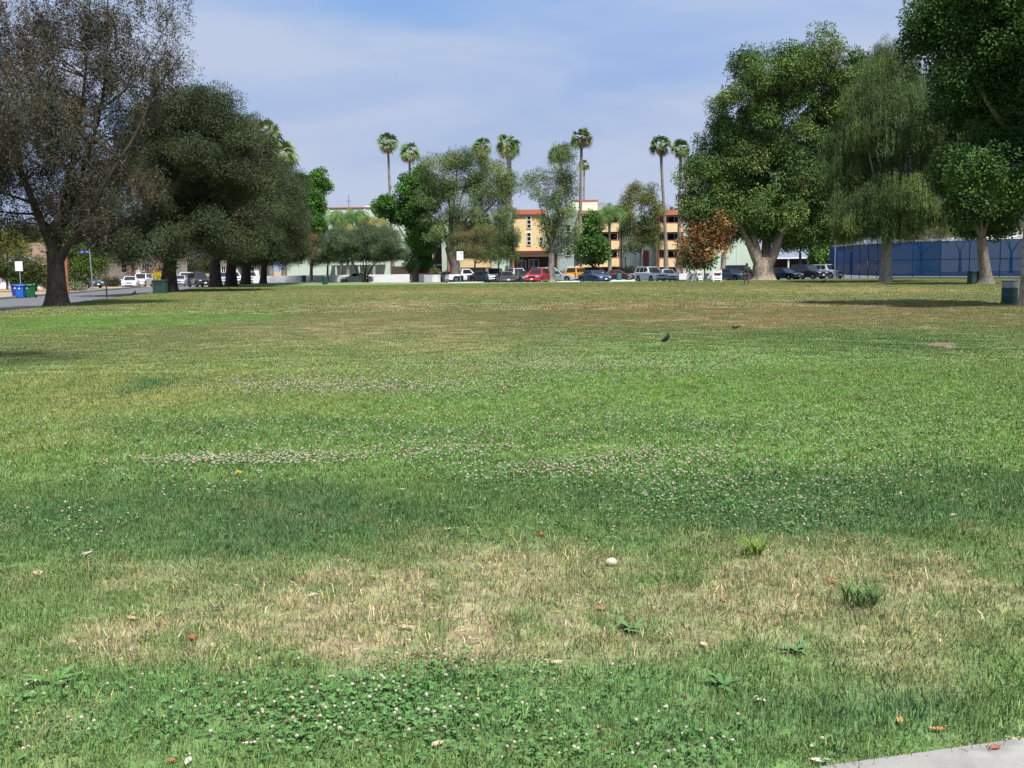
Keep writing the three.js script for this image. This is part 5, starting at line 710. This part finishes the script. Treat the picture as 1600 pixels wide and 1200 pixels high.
// wheeled bins in the gutter
for (const [px, z, c, turn, lab] of [[32, -82, [0.015, 0.12, 0.5], 0.15, 'bright blue wheeled recycling bin standing in the gutter'], [25.5, -83.5, [0.012, 0.05, 0.22], 0.1, 'darker blue wheeled bin behind the bright blue bin'], [46.5, -83, [0.02, 0.16, 0.06], -0.2, 'green wheeled garden-waste bin beside the blue bins']]) {
  const t = thing('wheeled_bin', lab, 'wheeled bin', V(Z(px, 450, z).x, ROAD, z), turn, 'wheeled bins put out in the gutter'), m = std(c, 0.5), H = 1.02;
  const g = new THREE.BoxGeometry(0.6, H - 0.1, 0.68); const p = g.attributes.position; for (let i = 0; i < p.count; i++) { const k = p.getY(i) < 0 ? 0.8 : 1; p.setX(i, p.getX(i) * k); p.setZ(i, p.getZ(i) * k); } g.computeVertexNormals(); g.translate(0, H / 2, 0); part(t, 'bin_body', g, m); part(t, 'lid', (() => { const q = rbx(0.66, 0.08, 0.76, 0, 0, 0, 0.03); q.rotateX(0.06); q.translate(0, H - 0.01, 0.02); return q; })(), m); part(t, 'handle', [bx(0.5, 0.04, 0.04, 0, H - 0.08, -0.42)], m);
  part(t, 'emblem', (() => { const q = new THREE.CircleGeometry(0.06, 14); q.rotateX(-0.075); q.translate(0, 0.78, 0.343); return q; })(), M.white);
  for (const sx of [-1, 1]) { const w = new THREE.CylinderGeometry(0.13, 0.13, 0.06, 14); w.rotateZ(Math.PI / 2); w.translate(sx * 0.3, 0.13, -0.3); part(t, 'wheel', w, M.rubber); }
}
// striped A-frame barricades
{
  const cv = document.createElement('canvas'); cv.width = 128; cv.height = 32; const x = cv.getContext('2d'); x.fillStyle = '#f2f0ec'; x.fillRect(0, 0, 128, 32); x.fillStyle = '#b8452a'; for (let i = -1; i < 6; i++) { x.beginPath(); x.moveTo(i * 28, 0); x.lineTo(i * 28 + 14, 0); x.lineTo(i * 28 + 40, 32); x.lineTo(i * 28 + 26, 32); x.fill(); } const tx = new THREE.CanvasTexture(cv); tx.colorSpace = THREE.SRGBColorSpace; const stripe = std(0xffffff, 0.6, { map: tx });
  for (const [px, turn, lab] of [[1089.5, 0.95, 'white folding barricade standing askew at the lawn edge'], [1121, -0.25, 'white barricade with orange diagonal stripes beside the grey-blue sedan']]) {
    const t = thing('barricade', lab, 'barricade', G(px, 440.5), turn, 'striped folding barricades'); const leg = (sx, sz) => { const b = rbx(0.07, 1.22, 0.035, 0, -0.59, 0, 0.008); b.rotateX(-sz * 0.32); b.translate(sx * 0.36, 1.16, sz * 0.02); return b; };
    for (const sx of [-1, 1]) for (const sz of [-1, 1]) part(t, 'leg', leg(sx, sz), M.white);
    for (const sz of [-1, 1]) for (const [y, h, m] of [[0.98, 0.26, stripe], [0.5, 0.2, M.white], [0.26, 0.12, M.white]]) { const b = new THREE.BoxGeometry(0.86, h, 0.02); b.rotateX(-sz * 0.32); b.translate(0, y, sz * (0.05 + (1.16 - y) * 0.33 + 0.03)); part(t, 'board', b, m); }
    part(t, 'hinge', bx(0.6, 0.03, 0.05, 0, 1.165, 0), M.galv);
  }
}
// ---------------------------------------------------------------- people
function sdfGeo(caps, lo, size, res) {
  const mc = new MarchingCubes(res, new THREE.MeshBasicMaterial(), false, false, 60000); mc.isolation = 0; const h = size / 2;
  const d = V(), e = V(), F = mc.field.fill(9), ix = (v, l, up) => clamp((up ? Math.ceil : Math.floor)((v - l) / size * res), 0, res - 1);
  for (const [a, b, r0, r1, kk] of caps) {
    const m = Math.max(r0, r1) + 0.12, K = kk ?? 0.045; d.subVectors(b, a); const q2 = Math.max(1e-6, d.lengthSq());
    const i0 = ix(Math.min(a.x, b.x) - m, lo.x), i1 = ix(Math.max(a.x, b.x) + m, lo.x, 1), j0 = ix(Math.min(a.y, b.y) - m, lo.y), j1 = ix(Math.max(a.y, b.y) + m, lo.y, 1), k0 = ix(Math.min(a.z, b.z) - m, lo.z), k1 = ix(Math.max(a.z, b.z) + m, lo.z, 1);
    for (let k = k0; k <= k1; k++) for (let j = j0; j <= j1; j++) for (let i = i0; i <= i1; i++) {
      e.set(lo.x + i / res * size - a.x, lo.y + j / res * size - a.y, lo.z + k / res * size - a.z); const t = clamp(e.dot(d) / q2), q = e.addScaledVector(d, -t).length() - lerp(r0, r1, t), at = i + j * res + k * res * res, s = F[at], hh = clamp(0.5 + 0.5 * (s - q) / K); F[at] = lerp(s, q, hh) - K * hh * (1 - hh);
    }
  }
  for (let i = 0; i < F.length; i++) F[i] = -F[i];
  mc.update(); const n = mc.count ?? mc.geometry.drawRange.count, P = new Float32Array(n * 3), N = new Float32Array(n * 3);
  for (let i = 0; i < n; i++) { P[i * 3] = mc.positionArray[i * 3] * h + lo.x + h; P[i * 3 + 1] = mc.positionArray[i * 3 + 1] * h + lo.y + h; P[i * 3 + 2] = mc.positionArray[i * 3 + 2] * h + lo.z + h; N[i * 3] = mc.normalArray[i * 3]; N[i * 3 + 1] = mc.normalArray[i * 3 + 1]; N[i * 3 + 2] = mc.normalArray[i * 3 + 2]; }
  const g = new THREE.BufferGeometry(); g.setAttribute('position', new THREE.BufferAttribute(P, 3)); g.setAttribute('normal', new THREE.BufferAttribute(N, 3)); return g;
}
const skin = std([0.36, 0.2, 0.13], 0.6), hairM = std([0.012, 0.01, 0.009], 0.6);
function person(label, pos, turn, J, mats) {   // J: joints in metres, facing +z
  const t = thing('person', label, 'person', pos, turn, undefined); const c = (a, b, r0, r1, k) => [J[a], J[b], r0, r1, k];
  const fing = (w, e) => { const d = J[w].clone().sub(J[e]).normalize(), s = V(0, 0, 1).cross(d).normalize(), f = V().crossVectors(d, s), o = [[J[w], J[w].clone().addScaledVector(d, 0.08), 0.032, 0.036, 0.02]]; for (let k = 0; k < 4; k++) { const b = J[w].clone().addScaledVector(d, 0.085).addScaledVector(f, (k - 1.5) * 0.022), m = b.clone().addScaledVector(d, 0.05 - 0.006 * Math.abs(k - 1.3)); o.push([b, m, 0.0105, 0.0095, 0.006], [m, m.clone().addScaledVector(d, 0.03).addScaledVector(s, 0.018), 0.0095, 0.008, 0.006]); } const th = J[w].clone().addScaledVector(d, 0.03).addScaledVector(f, 0.035); o.push([th, th.clone().addScaledVector(d, 0.04).addScaledVector(f, 0.025), 0.013, 0.01, 0.006]); return o; };
  const H = J.head, up = J.head.clone().sub(J.neck).normalize(); const body = [[H.clone().addScaledVector(up, 0.02), H.clone().addScaledVector(up, 0.1), 0.085, 0.088], [H.clone().add(V(0, -0.03, 0.035)), H.clone().add(V(0, -0.06, 0.05)), 0.055, 0.045], [H.clone().add(V(0, 0, 0.1)), H.clone().add(V(0, -0.02, 0.115)), 0.014, 0.018, 0.02], [H.clone().add(V(0.088, 0.01, 0)), H.clone().add(V(0.09, 0.04, -0.01)), 0.014, 0.018, 0.015], [H.clone().add(V(-0.088, 0.01, 0)), H.clone().add(V(-0.09, 0.04, -0.01)), 0.014, 0.018, 0.015], c('head', 'neck', 0.062, 0.06), c('neck', 'chest', 0.07, 0.14), c('chest', 'hip', 0.15, 0.14), ...['l', 'r'].flatMap(s => [c(s + 'Sh', s + 'El', 0.055, 0.042), c(s + 'El', s + 'Wr', 0.042, 0.03), c(s + 'Hip', s + 'Kn', 0.085, 0.06), c(s + 'Kn', s + 'An', 0.06, 0.042), ...fing(s + 'Wr', s + 'El')])];
  const lo = V(-0.95, -0.03, -0.95);
  part(t, 'body', sdfGeo(body, lo, 1.9, 112), skin);
  part(t, 'jacket', sdfGeo([c('neck', 'chest', 0.085, 0.175), c('chest', 'hip', 0.18, 0.17), [J.lSh, J.rSh, 0.085, 0.085], ...['l', 'r'].flatMap(s => [c(s + 'Sh', s + 'El', 0.08, 0.062), c(s + 'El', s + 'Wr', 0.062, 0.046)])], lo, 1.9, 100), mats[0]);
  part(t, 'trousers', sdfGeo([[J.hip.clone().add(V(0, 0.02, 0)), J.hip.clone().add(V(0, -0.08, 0)), 0.165, 0.165], ...['l', 'r'].flatMap(s => [c(s + 'Hip', s + 'Kn', 0.11, 0.085), c(s + 'Kn', s + 'An', 0.085, 0.078)])], lo, 1.9, 100), mats[1]);
  part(t, 'hair', sdfGeo([[H.clone().addScaledVector(up, 0.06).add(V(0, 0, -0.02)), H.clone().addScaledVector(up, 0.115).add(V(0, 0, -0.01)), 0.098, 0.09], [H.clone().add(V(0, 0, -0.05)), H.clone().add(V(0, 0.04, -0.05)), 0.075, 0.08]], V(H.x - 0.3, H.y - 0.3, H.z - 0.3), 0.6, 44), hairM);
  for (const s of ['l', 'r']) { const a = J[s + 'An']; part(t, 'shoe', sdfGeo([[V(a.x, 0.045, a.z - 0.04), V(a.x, 0.04, a.z + 0.16), 0.05, 0.042]], V(a.x - 0.25, -0.1, a.z - 0.2), 0.5, 36), mats[2]); }
  for (const sx of [-1, 1]) { const e = new THREE.SphereGeometry(0.012, 8, 6); e.translate(H.x + sx * 0.034, H.y + 0.035, H.z + 0.082); part(t, 'eye', e, M.blackTrim); }
  const mo = bx(0.05, 0.01, 0.01, H.x, H.y - 0.055, H.z + 0.094); part(t, 'mouth', mo, std([0.25, 0.09, 0.07], 0.6));
  return t;
}
person('person in dark sweater and brown trousers standing by the fig tree, seen from behind', G(1167, 445), Math.PI + 0.25, { head: V(0.01, 1.6, 0.02), neck: V(0, 1.48, 0), chest: V(0, 1.26, -0.01), hip: V(0, 0.98, 0), lSh: V(0.19, 1.4, 0), lEl: V(0.28, 1.13, -0.02), lWr: V(0.3, 0.9, 0.1), rSh: V(-0.19, 1.4, 0), rEl: V(-0.26, 1.13, -0.05), rWr: V(-0.26, 0.9, 0.05), lHip: V(0.1, 0.92, 0), lKn: V(0.13, 0.5, 0.06), lAn: V(0.17, 0.1, 0.03), rHip: V(-0.1, 0.92, 0), rKn: V(-0.1, 0.5, 0.0), rAn: V(-0.1, 0.1, -0.12) }, [std([0.025, 0.028, 0.024], 0.9), std([0.095, 0.055, 0.038], 0.9), std([0.3, 0.27, 0.24], 0.8)]);
person('person in a dark jacket bending over beside the blue sedan', at(945.5, -122), -0.9, { head: V(0, 1.42, 0.42), neck: V(0, 1.33, 0.32), chest: V(0, 1.2, 0.18), hip: V(0, 0.95, 0), lSh: V(0.19, 1.28, 0.26), lEl: V(0.24, 1.05, 0.38), lWr: V(0.12, 0.98, 0.58), rSh: V(-0.19, 1.28, 0.26), rEl: V(-0.24, 1.05, 0.38), rWr: V(-0.12, 0.98, 0.58), lHip: V(0.1, 0.9, 0), lKn: V(0.11, 0.49, 0.05), lAn: V(0.12, 0.1, 0), rHip: V(-0.1, 0.9, 0), rKn: V(-0.11, 0.49, 0.05), rAn: V(-0.12, 0.1, -0.08) }, [std([0.02, 0.02, 0.035], 0.9), std([0.03, 0.032, 0.04], 0.9), M.blackTrim]);
{ const p = at(945.5, -122), t = thing('paper', 'white folder held by the person bending at the blue sedan', 'paper', V(p.x - 0.42, 0.83, p.z + 0.42), -0.9); part(t, 'cover', rbx(0.3, 0.38, 0.012, 0, 0, 0, 0.005).rotateX(-0.7), M.white); part(t, 'pages', bx(0.28, 0.36, 0.008, 0, 0, -0.012).rotateX(-0.7), M.paleCream); }
// ---------------------------------------------------------------- birds
const birdM = std([0.018, 0.017, 0.017], 0.55);
function bird(label, pos, turn, pitch, s = 1) {
  const t = thing('blackbird', label, 'bird', pos, turn, 'dark birds on the lawn'); const q = new THREE.Group(); const R = (v) => v.applyAxisAngle(V(1, 0, 0), -pitch).add(V(0, 0.1, 0)).multiplyScalar(s); const b = R(V(0, 0, 0.0)), f = R(V(0, 0.005, 0.07)), h = R(V(0, 0.055, 0.115)), tl = R(V(0, -0.01, -0.1)), te = R(V(0, -0.03, -0.24));
  part(t, 'body', sdfGeo([[b, f, 0.052 * s, 0.045 * s, 0.03], [f, h, 0.036 * s, 0.032 * s, 0.025], [b, tl, 0.045 * s, 0.02 * s, 0.03], [h, R(V(0, 0.052, 0.14)), 0.026 * s, 0.014 * s, 0.01]], V(-0.3, -0.15, -0.3), 0.6, 60), birdM);
  const k = new THREE.ConeGeometry(0.011 * s, 0.045 * s, 6); k.rotateX(Math.PI / 2); const bp = R(V(0, 0.048, 0.17)); k.translate(bp.x, bp.y, bp.z); part(t, 'beak', k, M.blackTrim);
  part(t, 'tail', (() => { const g = bx(0.055 * s, 0.01 * s, tl.distanceTo(te)); g.lookAt(te.clone().sub(tl)); const m = tl.clone().lerp(te, 0.5); g.translate(m.x, m.y, m.z); return g; })(), birdM);
  for (const sx of [-1, 1]) { const w = new THREE.SphereGeometry(1, 10, 8); w.scale(0.014 * s, 0.036 * s, 0.11 * s); w.rotateX(-pitch + 0.1); const c = R(V(sx * 0.047, 0.012, -0.03)); w.translate(c.x, c.y, c.z); part(t, 'wing', w, birdM); part(t, 'leg', limbGeo([V(sx * 0.025 * s, 0.06 * s, 0.005), V(sx * 0.028 * s, 0.03 * s, -0.005), V(sx * 0.028 * s, 0, 0.012)], [0.006 * s, 0.004 * s, 0.004 * s], 5, 3), M.blackTrim); }
}
bird('dark bird standing upright near the front of the dry turf', G(1041, 535), 1.0, 0.75, 0.85);
bird('dark bird pecking with its head down beyond the upright bird', G(1150, 515.5), -1.4, -0.15, 0.75);
bird('black crow near the kerb before the broad oak', G(210, 460.5), 1.5, 0.55, 1.35); bird('small dark bird in the shade of the second oak', G(360, 454), -1.2, 0.3, 1.1); bird('small dark bird in the shade before the last oak', G(404, 454), 1.2, 0.3, 1.1); bird('dark bird in the shade before the black jeep', G(1287, 441.5), 0.8, 0.3, 1.3);
// ---------------------------------------------------------------- litter and weeds on the lawn
function leafThing(label, px, py, len, wid, col, name = 'fallen_leaf', lift = 0.016) {
  len *= 0.8; wid *= 0.8; const p = G(px, py), onPath = !offPath(p.x, p.z), t = thing(name, label, 'leaf', V(p.x, onPath ? 0.028 : lift, p.z), rr(0, 6), 'fallen leaves on the lawn'); const g = new THREE.PlaneGeometry(wid, len, 4, 7), q = g.attributes.position; for (let i = 0; i < q.count; i++) { const v = q.getY(i) / len + 0.5, w = Math.sin(Math.PI * Math.pow(clamp(v), 0.8)); q.setX(i, q.getX(i) * (0.08 + 0.92 * w)); q.setZ(i, 0.25 * Math.abs(q.getX(i)) + 0.15 * len * (v - 0.5) * (v - 0.5)); } g.rotateX(-Math.PI / 2); g.computeVertexNormals(); const m = std(col, 0.85);
  part(t, 'blade', g, m); part(t, 'stalk', limbGeo([V(0, 0.01, len * 0.45), V(0, 0.012, len * 0.6), V(0.01, 0.004, len * 0.72)], [0.0025, 0.002, 0.0015], 5, 4), m);
}
const pale = [0.44, 0.34, 0.23], rust = [0.3, 0.1, 0.04], tan = [0.42, 0.3, 0.17], cream = [0.5, 0.44, 0.36];
for (const [px, py, l, w, c] of [[135, 869, 0.12, 0.05, cream], [626, 768, 0.09, 0.06, pale], [690, 803, 0.08, 0.05, pale], [585, 905, 0.08, 0.05, pale], [340, 955, 0.09, 0.05, [0.06, 0.045, 0.03]], [205, 970, 0.1, 0.04, tan], [250, 660, 0.12, 0.08, pale], [300, 768, 0.1, 0.06, pale], [470, 912, 0.09, 0.05, rust], [490, 934, 0.07, 0.05, cream], [390, 1167, 0.07, 0.022, cream], [294, 1196, 0.075, 0.03, cream], [265, 1195, 0.06, 0.03, rust], [1406, 1131, 0.08, 0.03, [0.5, 0.28, 0.08]], [1464, 1145, 0.07, 0.032, [0.45, 0.17, 0.06]], [1555, 1179, 0.07, 0.04, [0.25, 0.11, 0.07]], [1277, 1195, 0.07, 0.035, cream], [1580, 1160, 0.06, 0.025, pale], [1300, 912, 0.11, 0.04, rust], [1390, 905, 0.08, 0.05, rust], [940, 955, 0.08, 0.06, [0.28, 0.13, 0.07]], [635, 985, 0.1, 0.05, tan], [300, 1000, 0.1, 0.05, rust], [685, 1168, 0.06, 0.04, pale], [1100, 1012, 0.07, 0.04, pale], [845, 838, 0.09, 0.06, rust], [1190, 1100, 0.05, 0.035, cream], [700, 830, 0.08, 0.05, pale], [60, 900, 0.12, 0.07, pale], [1490, 808, 0.1, 0.06, cream], [870, 1040, 0.08, 0.04, tan], [1130, 940, 0.07, 0.035, rust]])
  leafThing(c === cream ? 'cream-coloured dry fallen leaf lying on the grass' : c === pale ? 'pale tan dry fallen leaf lying on the grass' : c === rust ? 'rust-red dry fallen leaf lying on the grass' : c === tan ? 'brown dry fallen leaf lying on the grass' : px === 340 ? 'dark brown fallen leaf on the bare straw patch' : px === 940 ? 'small reddish brown fallen leaf below the pale stone' : py === 1131 ? 'orange-tan fallen leaf just off the footpath' : py === 1145 ? 'orange-red fallen leaf close to the footpath edge' : py === 1179 ? 'brown leaf lying on the concrete footpath' : 'curled brown leaf on the dry strip', px, py, l, w, c);
{ const p = G(955, 884), t = thing('stone', 'pale round flat stone on the dry strip of grass', 'stone', V(p.x, 0.02, p.z)); const g = new THREE.IcosahedronGeometry(0.036, 3), q = g.attributes.position; for (let i = 0; i < q.count; i++) { const k = 0.85 + 0.35 * vn3(q.getX(i) * 40, q.getY(i) * 40, q.getZ(i) * 40); q.setXYZ(i, q.getX(i) * k, q.getY(i) * k * 0.7, q.getZ(i) * k); } g.computeVertexNormals(); part(t, 'stone_body', g, std([0.5, 0.4, 0.32], 0.9, { bumpMap: grainBump, bumpScale: 0.004 })); }
{ const p = G(372, 759), t = thing('dandelion', 'single yellow dandelion flower in the dark green grass', 'flower', V(p.x, 0, p.z)); part(t, 'stem', limbGeo([V(0, 0, 0), V(0.01, 0.05, 0), V(0.012, 0.1, 0.01)], [0.003, 0.0025, 0.0025], 5, 4), std([0.1, 0.2, 0.05], 0.8)); const pt = []; for (let k = 0; k < 40; k++) { const g = new THREE.PlaneGeometry(0.006, 0.026); g.translate(0, 0.013, 0); g.rotateX(0.5 + (k % 3) * 0.35); g.rotateY(k * 2.4); pt.push(g); } const h = part(t, 'flower_head', pt, std([0.8, 0.55, 0.01], 0.8)); h.position.set(0.012, 0.1, 0.01); }
for (const [px, py, n, L, W, c, lab] of [[1345, 950, 60, 0.17, 0.007, [0.1, 0.18, 0.055], 'tall coarse grass tussock on the dry strip'], [985, 988, 14, 0.08, 0.026, [0.1, 0.19, 0.07], 'flat rosette weed on the dry strip'], [82, 1068, 9, 0.11, 0.04, [0.1, 0.2, 0.06], 'broad-leaved weed at the border of the clover'], [1175, 870, 40, 0.12, 0.008, [0.12, 0.2, 0.03], 'small bright tuft above the dry strip'], [1130, 1075, 16, 0.08, 0.024, [0.09, 0.18, 0.06], 'leafy weed rosette in the green turf near the footpath'], [1245, 1020, 14, 0.075, 0.022, [0.1, 0.19, 0.07], 'small weed rosette right of the dry strip']]) {
  const p = G(px, py), t = thing('weed', lab, 'weed', V(p.x, 0.01, p.z)), r = mulberry(px), g = []; for (let i = 0; i < n; i++) { const l = L * (0.6 + 0.6 * r()), q = new THREE.PlaneGeometry(W, l, 2, 5), v = q.attributes.position; q.translate(0, l / 2, 0); for (let k = 0; k < v.count; k++) { const y = v.getY(k) / l; v.setX(k, v.getX(k) * Math.sin(Math.PI * (0.12 + 0.86 * y))); v.setZ(k, y * y * l * (n > 20 ? 0.55 : 0.5) + Math.abs(v.getX(k)) * 0.5); } q.rotateX((n > 20 ? 0.25 : 0.75) * (0.5 + r())); q.rotateY(r() * 6.283); q.translate((r() - 0.5) * (n > 20 ? L * 0.8 : 0.02), 0, (r() - 0.5) * (n > 20 ? L * 0.6 : 0.02)); q.computeVertexNormals(); g.push(q); }
  part(t, 'leaves', g, new THREE.MeshPhysicalMaterial({ color: lin(...c), roughness: 0.8, specularIntensity: 0.3 }), 'stuff');
}
// ---------------------------------------------------------------- draw
scene.traverse(o => { if (o.isMesh) { o.castShadow = true; o.receiveShadow = true; } });
const renderer = new THREE.WebGLRenderer({ antialias: true });
renderer.toneMapping = THREE.LinearToneMapping; renderer.toneMappingExposure = EXPOSURE; renderer.shadowMap.enabled = true; renderer.shadowMap.type = THREE.PCFSoftShadowMap;
renderer.render(scene, camera);
